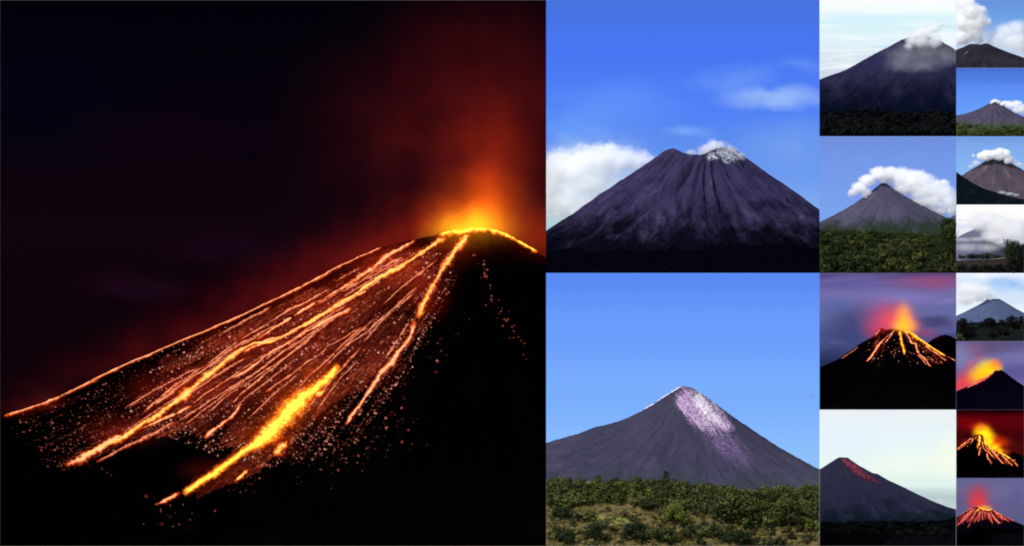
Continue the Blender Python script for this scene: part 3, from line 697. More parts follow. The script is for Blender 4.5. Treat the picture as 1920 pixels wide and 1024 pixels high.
zB = lambda u, t: np.interp(u, [0, 60, 140, 180, 300, 420, 500, 560, 650, 700, 760, 830, 900, 960, 1024], [938, 938, 936, 930, 922, 915, 908, 906, 904, 900, 900, 902, 910, 918, 930])*t+1030*(1-t)-20*np.sin(t*math.pi)+t**3*((fbm(u/60, u*0+2, 44, 3, .45)-.5)*50+(fbm(u/9, u*0+7, 45, 3, .6)-.5)*7)
B_shade_hill = soil_mat([(1, 1, 4), (3, 3, 9), (6, 5, 14)], 9)  # shade below the cone painted as near-black soil
ground(B, 2.0, 3.2, zB, B_shade_hill, 'hills', 360, 90, .03, 8, label='foothills with shade painted black below the notched purple volcano')

# =================================================================== cone with pink and white summit above scrubland
C = Panel(1024, 512, 512)
sky(C, 3.6, sky_mat(C, [(0, (150, 200, 252)), (.3, (142, 192, 252)), (.55, (122, 174, 252)), (.8, (106, 156, 252)), (1, (88, 138, 244))], [(1000, 460, 26, 12, (110, 150, 225), .5, .8)]))
C_rock = rock_mat([(40, 40, 58), (50, 49, 68), (60, 58, 76), (72, 68, 84)], 15, 2.0, 26, veg_or_shade=(.95, 1.5, (46, 52, 60), (54, 60, 60)), bump=.5, bd=.03)
vC = volcano(C, [(0, 636), (100, 609), (180, 579), (270, 557), (340, 526), (400, 491), (460, 451), (490, 432), (510, 424), (545, 428), (590, 456), (650, 501), (720, 551), (800, 606), (880, 656), (960, 701), (1024, 736)],
    525, 2.95, 1.75, .5, 850, C_rock, 'smooth grey volcano with pink and white streaked summit above green scrubland', 320, 280, gul=(7, .022), seed=33, smooth=6)
C_pink = soil_mat([(120, 96, 140), (160, 132, 172), (196, 168, 200)], 16)
C_mauve = soil_mat([(72, 62, 92), (96, 80, 116), (120, 100, 136)], 14)
C_snow = soil_mat([(205, 190, 212), (250, 246, 250)], 22)
patch(vC, 'ash_patch', [(560, 575), (640, 560), (700, 575), (745, 640), (775, 690), (800, 735), (720, 728), (660, 680), (590, 625)], dust_mat([(84, 72, 104), (112, 96, 132)], 7, 50, .2, 1.05, 2.0), step=2.5, warp=16, flow=(.6, .8), seed=5, lift=.005, label='mauve ash tongue', soft=22)
patch(vC, 'ash_patch', [(500, 440), (526, 426), (556, 428), (612, 470), (668, 522), (712, 580), (680, 605), (600, 600), (565, 590), (530, 560), (490, 512), (474, 486)], dust_mat([(140, 116, 154), (196, 168, 202)], 9, 60, .22, .95, 2.5), step=2, warp=14, flow=(.6, .8), seed=8, lift=.008, label='pink ash streaks', soft=14)
patch(vC, 'snow_patch', [(530, 430), (556, 432), (604, 472), (646, 518), (688, 572), (650, 575), (606, 556), (570, 530), (544, 490)], dust_mat([(216, 202, 222), (250, 246, 250)], 8, 56, .22, 1.0, 2.3), step=2, warp=12, flow=(.6, .8), seed=12, lift=.012, soft=18)
patch(vC, 'snow_patch', [(514, 421), (505, 430), (455, 460), (400, 497), (345, 528), (350, 522), (400, 487), (455, 447), (502, 419)], C_snow, step=2, warp=2, flow=(-.8, .6), seed=15, lift=.012)
C_soil = soil_mat([(50, 54, 28), (78, 74, 42), (100, 86, 56), (122, 106, 78)], 7, .3, .68)
zC = lambda u, t: 1036-(1036-np.interp(u, [0, 250, 420, 560, 800, 1024], [776, 782, 778, 802, 814, 806]))*t**.8
gC, GC = ground(C, 0, 1.35, zC, C_soil, 'ground', 200, 110, .012, 9)
C_leaf = leaf_mat([(26, 31, 14), (47, 54, 22), (72, 77, 31), (102, 103, 46)])
C_dark = leaf_mat([(18, 24, 13), (38, 46, 22), (62, 68, 34)]); C_yel = leaf_mat([(58, 68, 24), (92, 102, 36), (120, 124, 54)])
canopy(C, GC, C_leaf, 'green forest belt between the pink topped volcano and its scrubland', 760, (0, 1024), (.3, 1.0), (14, 44), 3, 120, tint=(.0, .85),
    zone=lambda u, t: t > np.interp(u, [0, 130, 300, 420, 560, 700, 850, 1024], [.52, .58, .6, .5, .46, .32, .3, .38]))
rngC = np.random.default_rng(8)
def on_ground(P, G, u, v):
    h, y0, y1 = G; t = np.linspace(0, 1, 300); z = h(np.full(300, u), t); k = int(np.argmax(z >= float(P.Z(v)))); return t[k]
for k, (u, v, w, hh, m, lab, cat) in enumerate([
    (700, 945, 190, 112, C_leaf, 'largest round green tree in the middle right of the scrubland', 'tree'),
    (905, 968, 130, 118, C_leaf, 'broad bushy tree left of the bright yellow thicket', 'tree'),
    (985, 968, 70, 50, C_yel, 'bright yellow green thicket at the right edge of the scrubland', 'bush'),
    (480, 948, 92, 90, C_yel, 'tall light green bush in the middle of the scrubland', 'bush'),
    (50, 918, 82, 40, C_dark, 'low dark bush alone on brown grass at the far left', 'bush'),
    (180, 1016, 84, 84, C_dark, 'upright dark tree at the lower left of the scrubland', 'tree'),
    (330, 1004, 110, 74, C_dark, 'wide dark green bush right of the pale grass clearing', 'bush'),
    (72, 1016, 90, 50, C_dark, 'grey green bush in the lower left corner of the scrubland', 'bush'),
    (620, 988, 110, 36, C_leaf, 'low spreading bush in front of the largest round tree', 'bush'),
    (440, 1010, 120, 58, C_leaf, 'mid green bush at the bottom between dark bushes', 'bush'),
    (720, 1020, 130, 52, C_dark, 'dark rounded bush at the bottom edge on bare brown soil', 'bush'),
    (920, 1000, 40, 26, C_dark, 'smallest dark bush on pale soil at the lower right', 'bush'),
    (870, 1022, 70, 26, C_dark, 'flat dark bush cut by the bottom edge at the lower right', 'bush'),
    (158, 935, 40, 48, C_yel, 'small yellow bush left of the pale grass clearing', 'bush'),
    (500, 880, 46, 34, C_yel, 'yellowish shrub at the lower edge of the forest belt', 'bush'),
    (800, 930, 90, 70, C_leaf, 'rounded bush between the two largest trees of the scrubland', 'bush'),
    (540, 1000, 70, 60, C_leaf, 'leafy bush standing right of the bottom middle of the scrubland', 'bush'),
    (450, 792, 30, 56, C_dark, 'small lone tree standing above the forest belt before the pink topped volcano', 'tree'),
    (120, 930, 50, 30, C_dark, 'flat dark bush beside the small yellow bush', 'bush')]):
    t = on_ground(C, GC, u, v); h, y0, y1 = GC
    y = y0+(y1-y0)*t
    tree(C, u, (C.z1-float(h(np.array([u]), np.array([t]))[0]))/C.k, w, hh, y, m, BARK, lab, cat, 'tree' if cat == 'tree' else 'bush', lobes=12 if w > 80 else 8, trunk=.3 if cat == 'tree' else .14, seed=40+k, nleaf=150 if w > 80 else 100, leaf=.11 if w > 80 else .16, tint=.45, flat=.62, crown_spread=.95)
C_grass = leaf_mat([(60, 62, 26), (104, 98, 46), (130, 116, 66), (150, 136, 84)], 'dry_grass')
canopy(C, GC, C_grass, 'low dry grass and scrub on the brown soil', 640, (0, 1024), (.0, .55), (6, 15), 12, 60, name='dry_grass', flat=.4, tint=(.1, .95))
canopy(C, GC, C_dark, 'scattered low green scrub on the brown soil', 230, (0, 1024), (.02, .5), (8, 20), 14, 70, name='low_scrub', flat=.55, tint=(.1, .9))
# pale grass clearing
_cl = [(140, 905), (165, 900), (240, 912), (300, 925), (335, 945), (250, 955), (190, 945), (150, 930)]
_u, _v = np.meshgrid(np.arange(130, 345, 4.0), np.arange(892, 965, 2.5)); _in = inpoly(_u+(fbm(_u/30, _v/12, 3)-.5)*30, _v+(fbm(_u/30, _v/12, 8)-.5)*16, _cl)
_t = np.array([[on_ground(C, GC, a, b) for a, b in zip(ra, rb)] for ra, rb in zip(_u, _v)])
_p = np.stack([C.X(_u), GC[1]+(GC[2]-GC[1])*_t, GC[0](_u, _t)+.012], -1)
_i = np.arange(_u.size).reshape(_u.shape); _ok = _in[:-1, :-1] & _in[1:, 1:] & _in[:-1, 1:] & _in[1:, :-1]
_F = np.stack([_i[:-1, :-1], _i[:-1, 1:], _i[1:, 1:], _i[1:, :-1]], -1)[_ok]
o = mkobj('grass_clearing', _p.reshape(-1, 3), _F, soil_mat([(88, 96, 44), (112, 114, 62), (128, 124, 82)], 12), origin=(float(C.X(240)), .4, C.z0)); o['kind'] = 'structure'

_mark = set(bpy.data.objects)
# =================================================================== pale sky, dark volcano with cloud on the summit
D = Panel(1536, 0, 256)
sky(D, 7.35, sky_mat(D, [(0, (196, 206, 222)), (.4, (205, 216, 232)), (.56, (212, 226, 240)), (.7, (222, 243, 250)), (.86, (214, 243, 252)), (.94, (244, 253, 254)), (1, (254, 255, 254))],
    [(500, 350, 300, 20, (196, 225, 238), .6, .6), (980, 190, 200, 40, (190, 228, 245), .5, .9)], streak=((1.6, 17), .75, (250, 254, 255))))
D_rock = rock_mat([(30, 29, 54), (38, 37, 64), (50, 47, 72)], 10, 2, 40, veg_or_shade=(.5, 1.45, (3, 6, 18), (8, 14, 30)), bump=.5, vn=.7)  # dark foot of the cone is shade put into its colour
vD = volcano(D, [(0, 597), (200, 523), (350, 441), (500, 361), (620, 298), (680, 276), (760, 266), (850, 284), (920, 317), (960, 340), (1024, 379)], 760, 6.65, 1.05, .4, 1000, D_rock,
    'dark indigo volcano with grey cloud caught on its summit under pale streaked sky', 220, 200, gul=(8, .04), seed=41)
cloud(D, 6.45, [(700, 300, 75, 62), (780, 250, 95, 60), (850, 215, 80, 45), (860, 310, 80, 60), (760, 310, 90, 60), (670, 345, 45, 40), (900, 190, 60, 26), (800, 180, 50, 20)], 'pale grey cloud wrapped round the summit of the dark indigo volcano', 13, warp=.7, edge=(-.05, 1.1))
cloud(D, 5.95, [(640, 420, 190, 110, -20, 70), (800, 400, 220, 110, 0, 70), (950, 410, 170, 110, 20, 70), (600, 480, 150, 80, -40, 60), (760, 490, 200, 70, -60, 60), (820, 340, 160, 60, 60, 60)], 'thin grey mist veil hanging below the summit cloud of the dark indigo volcano', .95, warp=.75, nscale=3, edge=(-.1, 1.3), cat='mist', name='mist')
zD = lambda u, t: 1032-(1032-np.interp(u, [0, 200, 420, 560, 700, 850, 1024], [830, 835, 812, 842, 850, 834, 842]))*t
gD, GD = ground(D, 4.9, 5.6, zD, soil_mat([(2, 3, 6), (6, 8, 10)], 20), 'ground', 90, 40, .02, 11)
canopy(D, GD, leaf_mat([(0, 1, 2), (2, 4, 4), (10, 14, 5)]), 'almost black forest at the foot of the dark indigo volcano', 150, (0, 1024), (.05, .95), (30, 55), 6, 90, tint=(0, .55))  # shade at the foot put into near-black leaf colours

def shift(dy):
    global _mark
    for o in set(bpy.data.objects)-_mark:
        if o.parent is None: o.location.y += dy
    _mark = set(bpy.data.objects)
shift(-3.2)                                    # each bay stands clear of the shade of its neighbours
_mark = set(bpy.data.objects)
# =================================================================== steaming brown volcano (top right corner)
E = Panel(1792, 0, 128)
sky(E, 4.0, sky_mat(E, [(0, (196, 210, 228)), (.35, (188, 208, 236)), (.62, (112, 164, 232)), (1, (104, 150, 222))], [(800, 560, 420, 280, (200, 214, 232), .9, .5), (200, 500, 420, 420, (196, 208, 230), .8, .5)]))
vE = volcano(E, [(0, 752), (100, 712), (210, 661), (290, 664), (370, 671), (420, 656), (480, 656), (540, 691), (650, 736), (800, 796), (1024, 871)], 380, 3.7, .62, .2, 1100,
    rock_mat([(17, 17, 28), (29, 28, 38), (45, 41, 48), (66, 58, 60)], 10, 1.6, 60, bump=.8), 'low brown black volcano under a tall white steam column', 150, 140, gul=(7, .06), seed=51, rough=.003)
patch(vE, 'ash_streak', [(180, 765), (195, 770), (110, 850), (85, 850)], soil_mat([(110, 100, 98), (140, 128, 124)], 30), step=6, warp=6, flow=(-.7, .7), seed=4, lift=.01)
cloud(E, 3.72, [(330, 600, 100, 70), (270, 500, 190, 120), (240, 370, 230, 150), (330, 300, 200, 130), (200, 180, 230, 170), (370, 160, 100, 90), (100, 60, 220, 130), (60, 320, 190, 190), (440, 320, 100, 90), (90, 560, 190, 130)], 'tall white steam column rising from the brown black crater', 15, warp=.55, name='steam_column', cat='steam')
cloud(E, 3.85, [(740, 480, 220, 150, 0, 70), (920, 430, 220, 160, 0, 70), (860, 620, 280, 190, 0, 70), (620, 580, 180, 170, 0, 70), (1000, 620, 190, 240, 0, 70), (560, 640, 140, 110, 0, 60)], 'soft grey white cloud right of the tall steam column', 7, warp=.6, edge=(-.05, 1.0))

# =================================================================== small cone, cloud streaming off to the right
F_ = Panel(1792, 128, 128)
sky(F_, 3.0, sky_mat(F_, [(0, (120, 170, 248)), (.35, (104, 158, 250)), (.65, (94, 146, 248)), (.85, (82, 126, 228)), (1, (74, 112, 206))]))
vF = volcano(F_, [(0, 713), (130, 686), (270, 641), (400, 581), (510, 521), (540, 499), (580, 491), (630, 511), (700, 561), (800, 626), (900, 681), (1024, 736)], 580, 2.7, .6, .2, 960,
    rock_mat([(44, 42, 62), (66, 62, 80), (90, 82, 98)], 13, 1.6, 60, veg_or_shade=(.16, .34, (46, 58, 46), (62, 74, 44)), bump=.7), 'small symmetrical grey volcano with white cap and cloud trailing to the right', 150, 140, gul=(9, .045), seed=61, rough=.003)
cloud(F_, 2.66, [(585, 494, 60, 30), (543, 508, 36, 28), (632, 512, 44, 28), (524, 524, 20, 22), (690, 545, 50, 30)], 'tiny white cloud cap on the small symmetrical volcano', 60, warp=.3)
cloud(F_, 2.85, [(720, 530, 70, 50, 0, 40), (800, 560, 110, 80, 0, 50), (910, 560, 120, 88, 0, 50), (990, 620, 110, 100, 0, 50), (900, 640, 90, 60, 0, 50)], 'white cloud trailing behind the right slope of the small symmetrical volcano', 24, warp=.6)
zF = lambda u, t: 1036-(1036-np.interp(u, [0, 150, 300, 450, 600, 720, 850, 1024], [838, 830, 850, 876, 900, 868, 880, 905]))*t
gF, GF = ground(F_, 2.0, 2.32, zF, soil_mat([(30, 40, 14), (56, 64, 22)], 30), 'ground', 60, 30, .015, 4)
canopy(F_, GF, leaf_mat([(20, 28, 12), (46, 58, 20), (80, 88, 34)]), 'bright green bush cover below the small symmetrical volcano', 120, (0, 1024), (0, .98), (36, 66), 9, 70, tint=(.05, .9))

shift(-1.2)
# =================================================================== grey cone with white banner cloud over forest
G = Panel(1536, 256, 256)
sky(G, 1.9, sky_mat(G, [(0, (128, 170, 236)), (.4, (122, 164, 238)), (.75, (118, 154, 234)), (1, (112, 144, 224))]))
vG = volcano(G, [(0, 641), (100, 596), (250, 511), (350, 441), (420, 386), (455, 354), (480, 344), (505, 356), (560, 396), (650, 451), (750, 506), (850, 561), (940, 603), (1024, 648)], 482, 1.5, .85, .25, 800,
    rock_mat([(48, 48, 66), (66, 64, 82), (86, 82, 98)], 15, 1.5, 40, veg_or_shade=(.78, 1.12, (28, 38, 34), (40, 52, 36)), bump=.6), 'grey symmetrical volcano with a white banner cloud above dark green forest', 240, 220, gul=(10, .025), seed=71, rough=.003)
patch(vG, 'ash_streak', [(395, 420), (430, 400), (420, 440), (380, 480), (360, 470)], soil_mat([(70, 64, 78), (90, 82, 94)], 20), step=4, warp=10, flow=(-.6, .8), seed=14, lift=.008)
cloud(G, 1.42, [(420, 268, 52, 42), (360, 330, 75, 55), (300, 385, 75, 55), (250, 425, 50, 34), (470, 290, 80, 50), (345, 420, 50, 50), (480, 325, 50, 30), (450, 262, 60, 44), (430, 290, 60, 50)], 'white cloud puff clinging to the left of the grey summit', 22, warp=.6)
cloud(G, 1.55, [(520, 290, 110, 70, 0, 70), (620, 310, 170, 84, 0, 80), (710, 350, 190, 110, 0, 90), (800, 400, 190, 100, 0, 90), (900, 430, 140, 95, 0, 80), (980, 490, 110, 90, 0, 70), (840, 480, 170, 80, 0, 80), (1000, 540, 90, 70, 0, 60), (640, 390, 120, 60, 0, 70), (890, 560, 100, 46, 0, 50), (930, 360, 44, 44, 0, 40), (760, 490, 130, 50, 0, 60)], 'long white banner cloud streaming right from the grey summit', 20, warp=.5)
zG = lambda u, t: 1036-(1036-np.interp(u, [0, 250, 500, 700, 850, 1024], [705, 708, 722, 730, 745, 720]))*t**.85
gG, GG = ground(G, 0, .72, zG, soil_mat([(16, 22, 10), (34, 42, 18)], 20), 'ground', 100, 50, .015, 14)
canopy(G, GG, leaf_mat([(12, 18, 8), (32, 42, 16), (58, 66, 24), (84, 90, 38)]), 'dense dark green forest canopy at the foot of the grey volcano', 380, (0, 1024), (0, .98), (16, 54), 17, 120, tint=(.0, .85))
G_leaf = leaf_mat([(12, 18, 8), (34, 44, 16), (62, 72, 34), (96, 108, 60)])
tree(G, 985, 1010, 230, 440, .02, G_leaf, BARK, 'tall dark tree at the right edge in front of the banner cloud', lobes=22, trunk=.35, seed=5, nleaf=170, leaf=.09, tint=.4)
for k, (u, v, w, hh, lab) in enumerate([(250, 1012, 190, 120, 'dark rounded tree at the bottom left of the forest below the grey volcano'), (620, 940, 110, 90, 'dark tree crown in the middle of the forest below the grey volcano'), (80, 1000, 150, 110, 'dark tree in the lower left corner below the grey volcano'), (880, 985, 120, 110, 'dark green tree left of the tall tree at the right edge')]):
    t = on_ground(G, GG, u, v); tree(G, u, v, w, hh, .72*t, G_leaf, BARK, lab, lobes=10, trunk=.25, seed=70+k, nleaf=140, leaf=.12, tint=.3, crown_spread=.95)

_mark = set(bpy.data.objects)
# =================================================================== brown grey cone with flat cloud cap, dark ridge in front
Hp = Panel(1792, 256, 128)
sky(Hp, 2.0, sky_mat(Hp, [(0, (140, 190, 240)), (.5, (134, 184, 244)), (.8, (128, 172, 238)), (1, (118, 158, 226))], [(1000, 440, 140, 70, (165, 196, 222), .8, .6)]))
vH = volcano(Hp, [(0, 622), (90, 582), (200, 511), (300, 451), (400, 391), (470, 352), (560, 332), (650, 336), (750, 361), (850, 411), (930, 461), (1024, 516)], 610, 1.72, .6, .2, 1040,
    rock_mat([(46, 44, 54), (62, 57, 66), (78, 70, 78), (94, 80, 84)], 14, 1.3, 60, bump=.7), 'brown grey striped volcano under a rounded white cloud cap', 150, 150, gul=(10, .04), seed=81, rough=.003)
patch(vH, 'ash_streak', [(690, 460), (715, 470), (830, 635), (800, 630)], soil_mat([(104, 86, 92), (124, 102, 106)], 30), step=6, warp=6, flow=(.6, .8), seed=4, lift=.01)
patch(vH, 'ash_streak', [(470, 395), (500, 400), (430, 510), (380, 520)], soil_mat([(98, 80, 82), (116, 94, 94)], 30), step=6, warp=8, flow=(-.6, .8), seed=7, lift=.01)
cloud(Hp, 1.6, [(375, 295, 84, 66), (460, 270, 104, 74), (560, 270, 116, 78), (660, 245, 104, 84), (740, 265, 96, 84), (775, 360, 76, 66), (640, 310, 110, 60), (440, 325, 110, 56), (810, 320, 50, 60)], 'rounded white cloud cap on the brown grey striped volcano', 28, warp=.35)
cloud(Hp, 1.66, [(258, 288, 30, 26)], 'tiny separate white cloud scrap left of the rounded cloud cap', 30, warp=.5)
cloud(Hp, 1.62, [(300, 400, 90, 60, 0, 40), (220, 450, 60, 36, 0, 30), (930, 420, 90, 50, 0, 40), (860, 380, 60, 60, 0, 40)], 'thin white mist below the rounded cloud cap', 7, warp=.5, edge=(0, .8), name='mist', cat='mist')
cloud(Hp, 1.12, [(680, 840, 90, 32, 0, 30), (800, 860, 110, 30, 0, 30), (900, 878, 80, 20, 0, 30)], 'flat grey mist bank between the dark ridge and the striped volcano', 9, warp=.3, edge=(0, 1.0), name='mist', cat='mist', color=(.8, .84, .88))
zH = lambda u, t: 1036-(1036-np.interp(u, [0, 100, 250, 400, 600, 800, 960, 1024], [531, 601, 701, 776, 841, 901, 936, 942]))*np.sin(np.minimum(t, 1)*math.pi/2)
ground(Hp, 1.0, 1.1, zH, soil_mat([(4, 8, 9), (10, 18, 22), (22, 26, 34)], 12, .3, .7), 'hills', 90, 40, .012, 6, label='dark ridge falling to the right before the striped volcano')  # the ridge's shade is put into its dark soil colour

shift(-1.2)
# =================================================================== misty volcano behind trees and a fence bank
I_ = Panel(1792, 384, 128)
sky(I_, 2.9, sky_mat(I_, [(0, (214, 216, 228)), (.5, (228, 230, 240)), (.68, (242, 240, 248)), (.82, (253, 253, 252)), (1, (255, 255, 253))], [(60, 330, 170, 70, (205, 222, 250), .8, .8), (40, 230, 200, 20, (218, 216, 238), .7, .5), (760, 430, 420, 200, (232, 230, 238), .7, .6)]))
vI = volcano(I_, [(0, 501), (100, 441), (250, 376), (380, 291), (480, 232), (560, 291), (650, 372), (760, 450), (880, 530), (1024, 600)], 490, 2.62, .5, .15, 860,
    rock_mat([(72, 75, 95), (86, 88, 108), (98, 100, 118)], 10, 2, 50, bump=.4), 'faint grey volcano whose summit vanishes in white fog', 120, 110, gul=(7, .03), seed=91, rough=.003)
cloud(I_, 2.1, [(480, 230, 330, 150, 0, 60), (640, 320, 380, 190, 0, 70), (860, 400, 380, 230, 0, 70), (600, 440, 280, 150, 0, 60), (1000, 470, 260, 190, 0, 60), (340, 300, 220, 120, 0, 50), (740, 540, 200, 120, 0, 50)], 'white fog hiding the summit of the faint grey volcano', 11, warp=.5, edge=(-.05, 1.0), name='fog', cat='fog')
cloud(I_, 2.04, [(100, 525, 240, 44, 0, 30), (330, 515, 240, 50, 0, 30), (520, 515, 220, 70, 0, 30), (420, 480, 80, 40, 0, 24), (620, 560, 160, 60, 0, 30), (150, 640, 300, 90, 0, 30), (480, 640, 300, 90, 0, 30)], 'pale mist band across the middle of the faint grey volcano', 5, warp=.6, edge=(0, 1.0), name='mist', cat='mist')
zI = lambda u, t: 1036-(1036-np.interp(u, [0, 400, 650, 800, 1024], [842, 825, 806, 790, 780]))*np.minimum(1, t*1.1)
gI, GI = ground(I_, 1.55, 1.85, zI, soil_mat([(14, 12, 12), (40, 34, 30), (62, 54, 44)], 26), 'embankment', 60, 36, .012, 5, label='rough brown bank with a pale upper edge')
I_leaf = leaf_mat([(8, 12, 8), (22, 30, 16), (48, 58, 30), (74, 84, 52)]); I_dark = leaf_mat([(3, 4, 3), (10, 14, 8), (26, 30, 14)])
_V = []; _Fc = []
for a, b in zip(np.linspace(0, 760, 12)[:-1], np.linspace(0, 760, 12)[1:]):
    p = [(float(I_.X(q)), 1.84, float(I_.Z(np.interp(q, [0, 400, 650, 760], [851, 832, 806, 797])))) for q in (a, b)]; tube(_V, _Fc, p[0], p[1], .0055, .0055, 6)
o = mkobj('rail', _V, _Fc, soil_mat([(150, 146, 120), (190, 184, 156)], 20), origin=_V[0]); tag(o, 'pale thin rail along the top of the brown bank', 'rail')
rgI = np.random.default_rng(3)
_us = np.sort(rgI.uniform(10, 690, 40))
canopy(I_, (lambda u, t: I_.Z(np.interp(u, [0, 400, 700], [800, 790, 800]))+t*0, 1.9, 2.05), I_leaf, 'row of hazy green trees behind the brown bank', 46, (0, 700), (0, 1), (30, 52), 8, 90, tint=(.1, .6), flat=1.1)
tree(I_, 830, 1000, 330, 500, 1.6, I_leaf, BARK, 'tall leafy tree standing right of the misty volcano', lobes=18, trunk=.35, seed=12, nleaf=130, leaf=.1, tint=.45)
tree(I_, 985, 1010, 260, 470, 1.66, I_dark, BARK, 'darker tree cut by the right edge beside the tall leafy tree', lobes=14, trunk=.3, seed=13, nleaf=120, leaf=.11, tint=.6)
for k, (u, w, hh) in enumerate([(80, 190, 130), (260, 210, 120), (450, 220, 130), (640, 210, 140), (860, 300, 230)]):
    tree(I_, u, 1024, w, hh, 1.48+.012*k, I_dark, BARK, ['blackish bush at the bottom left below the brown bank', 'second blackish bush from the left below the brown bank', 'blackish bush in the middle below the brown bank', 'blackish bush left of the leafy tree trunk', 'largest blackish bush under the tall leafy tree'][k], 'bush', 'bush', lobes=9, trunk=.12, seed=20+k, nleaf=90, leaf=.14, tint=.3, crown_spread=1)

shift(-2.9)
# =================================================================== dusk eruption with orange fountain
J = Panel(1536, 512, 256)
sky(J, 4.95, sky_mat(J, [(0, (28, 40, 78)), (.35, (46, 62, 112)), (.52, (66, 76, 128)), (.7, (98, 104, 158)), (.84, (112, 110, 168)), (.93, (96, 88, 150)), (1, (78, 62, 112))],
    [(850, 70, 460, 90, (150, 78, 122), .85, .7), (250, 370, 300, 190, (56, 58, 108), .75, .8), (860, 370, 240, 80, (52, 40, 82), .8, .6), (620, 190, 360, 60, (142, 124, 196), .6, 1), (960, 215, 130, 34, (140, 130, 192), .5, .9), (100, 240, 220, 90, (84, 100, 168), .6, .8), (60, 640, 280, 130, (24, 30, 66), .7, .6)], streak=((1.5, 9), .25, (140, 130, 200))), front=1.0)
J_rock = rock_mat([(8, 5, 8), (14, 9, 12), (20, 12, 15)], 13, 2, 30, bump=.8)
zJ = lambda u, t: 1036-(1036-np.interp(u, [0, 600, 760, 850, 900, 940, 985, 1024], [760, 700, 560, 494, 468, 461, 472, 494]))*np.sin(t*math.pi/2)
ground(J, 4.55, 4.9, zJ, J_rock, 'hills', 90, 30, .008, 6, label='black hill behind the right flank of the dusk eruption')
vJ = volcano(J, [(0, 706), (130, 651), (220, 591), (300, 531), (400, 476), (440, 432), (470, 409), (490, 426), (550, 413), (600, 426), (650, 431), (700, 451), (780, 511), (850, 561), (930, 611), (1024, 661)], 590, 4.25, .95, .25, 960, J_rock,
    'black volcano at dusk with an orange lava fountain and glowing streams', 220, 200, gul=(9, .035), seed=101, smooth=5, rough=.003)
j_s = NT('scree_glow'); _n = j_s.noise(j_s.scale(j_s.uv(), (14, 60, 1)), 1, 4, .75)
j_s = j_s.emit(j_s.ramp(_n, [(.42, (.006, .001, .001)), (.54, (.06, .006, .003)), (.62, (.28, .03, .012)), (.72, (.9, .25, .08))]), 1)  # red glow near the crater put into the emission
for _p, _f, _sd in (([(440, 440), (470, 412), (560, 418), (520, 520), (440, 600), (360, 655), (390, 580)], (-.55, .83), 3), ([(600, 430), (650, 432), (740, 480), (900, 600), (960, 650), (860, 680), (760, 620), (690, 540), (640, 500)], (.7, .71), 4)):
    patch(vJ, 'scree_glow', _p, j_s, step=4, warp=20, flow=_f, seed=_sd, lift=.003, drop=(.42, 22, 3))
j_y = lava_mat((1.6, .78, .06), (1.15, .42, .02), (.7, .1, .01), 1, .25, 2); j_p = lava_mat((1.35, .6, .26), (.8, .10, .025), (.4, .02, .012))
for k, (p, m, wd) in enumerate([
    ([(630, 434, 10), (680, 447, 13), (730, 480, 15), (790, 522, 13), (850, 562, 11), (900, 595, 9), (945, 625, 6)], j_y, 3), ([(604, 432, 11), (606, 470, 9), (614, 520, 9), (628, 570, 7), (640, 612, 5)], j_y, 3),
    ([(566, 420, 5), (545, 448, 5), (520, 488, 5), (490, 524, 4)], j_p, 4), ([(478, 500, 3), (440, 545, 6), (410, 590, 8), (382, 634, 6), (350, 662, 5)], j_p, 5),
    ([(640, 445, 4), (660, 480, 5), (690, 518, 6), (716, 532, 8), (728, 570, 7), (745, 606, 6), (785, 640, 6), (812, 678, 5), (838, 704, 4)], j_p, 7), ([(456, 424, 4), (432, 452, 5), (412, 476, 4)], j_p, 3),
    ([(745, 452, 4), (800, 488, 5), (850, 512, 8)], j_p, 4), ([(785, 540, 3), (840, 582, 5), (890, 615, 5), (948, 655, 4)], j_p, 5), ([(955, 605, 4), (985, 640, 6), (1020, 664, 5)], j_p, 6), ([(290, 552, 2.5), (230, 600, 2.5), (160, 648, 2)], j_p, 3),
    ([(735, 605, 4), (760, 640, 4), (800, 690, 3)], j_p, 6), ([(895, 655, 3), (925, 682, 4)], j_p, 3), ([(540, 450, 2.5), (500, 480, 2.5), (455, 520, 3), (420, 560, 3)], j_p, 5)]):
    stream(vJ, [(a, b, c*(.9 if m is j_y else .75)) for a, b, c in p], m, step=5, wander=wd*1.3, seed=k*5+60, lift=.014+.0005*k, wj=.8, grain=1.8)
_r = np.random.default_rng(9); n = 90
_pu = np.concatenate([_r.uniform(360, 980, n), _r.normal(740, 60, 50), _r.normal(400, 40, 20), _r.normal(560, 30, 16)]); _pv = np.concatenate([_r.uniform(500, 680, n), _r.normal(600, 50, 50), _r.normal(600, 50, 20), _r.normal(585, 30, 16)])
embers(vJ, _pu, _pv, _r.uniform(1.5, 5, len(_pu)), _r.random(len(_pu))**2*.8+.1, ember_mat((1, .12, .05, 1), (1, .6, .4, 1), 1.2))
fire(J, 4.2, [(630, 345, 90, 160, (255, 180, 14), 1.7, 0, 50), (634, 400, 130, 90, (255, 205, 30), 1.6, 0, 50), (520, 360, 250, 190, (225, 40, 44), .85, 10, 70), (590, 350, 190, 170, (240, 90, 26), .9, 10, 60), (440, 430, 170, 120, (215, 36, 44), .6, 10, 50), (790, 450, 150, 70, (190, 36, 52), .45, 10, 50), (480, 280, 290, 150, (130, 26, 64), .6, 20, 70), (680, 400, 110, 90, (235, 90, 20), .9, 0, 50)],
    'orange yellow lava fountain with red glow above the dusk volcano', noise=(1.2, .1), absorb=.8, warp=.12)

_mark = set(bpy.data.objects)
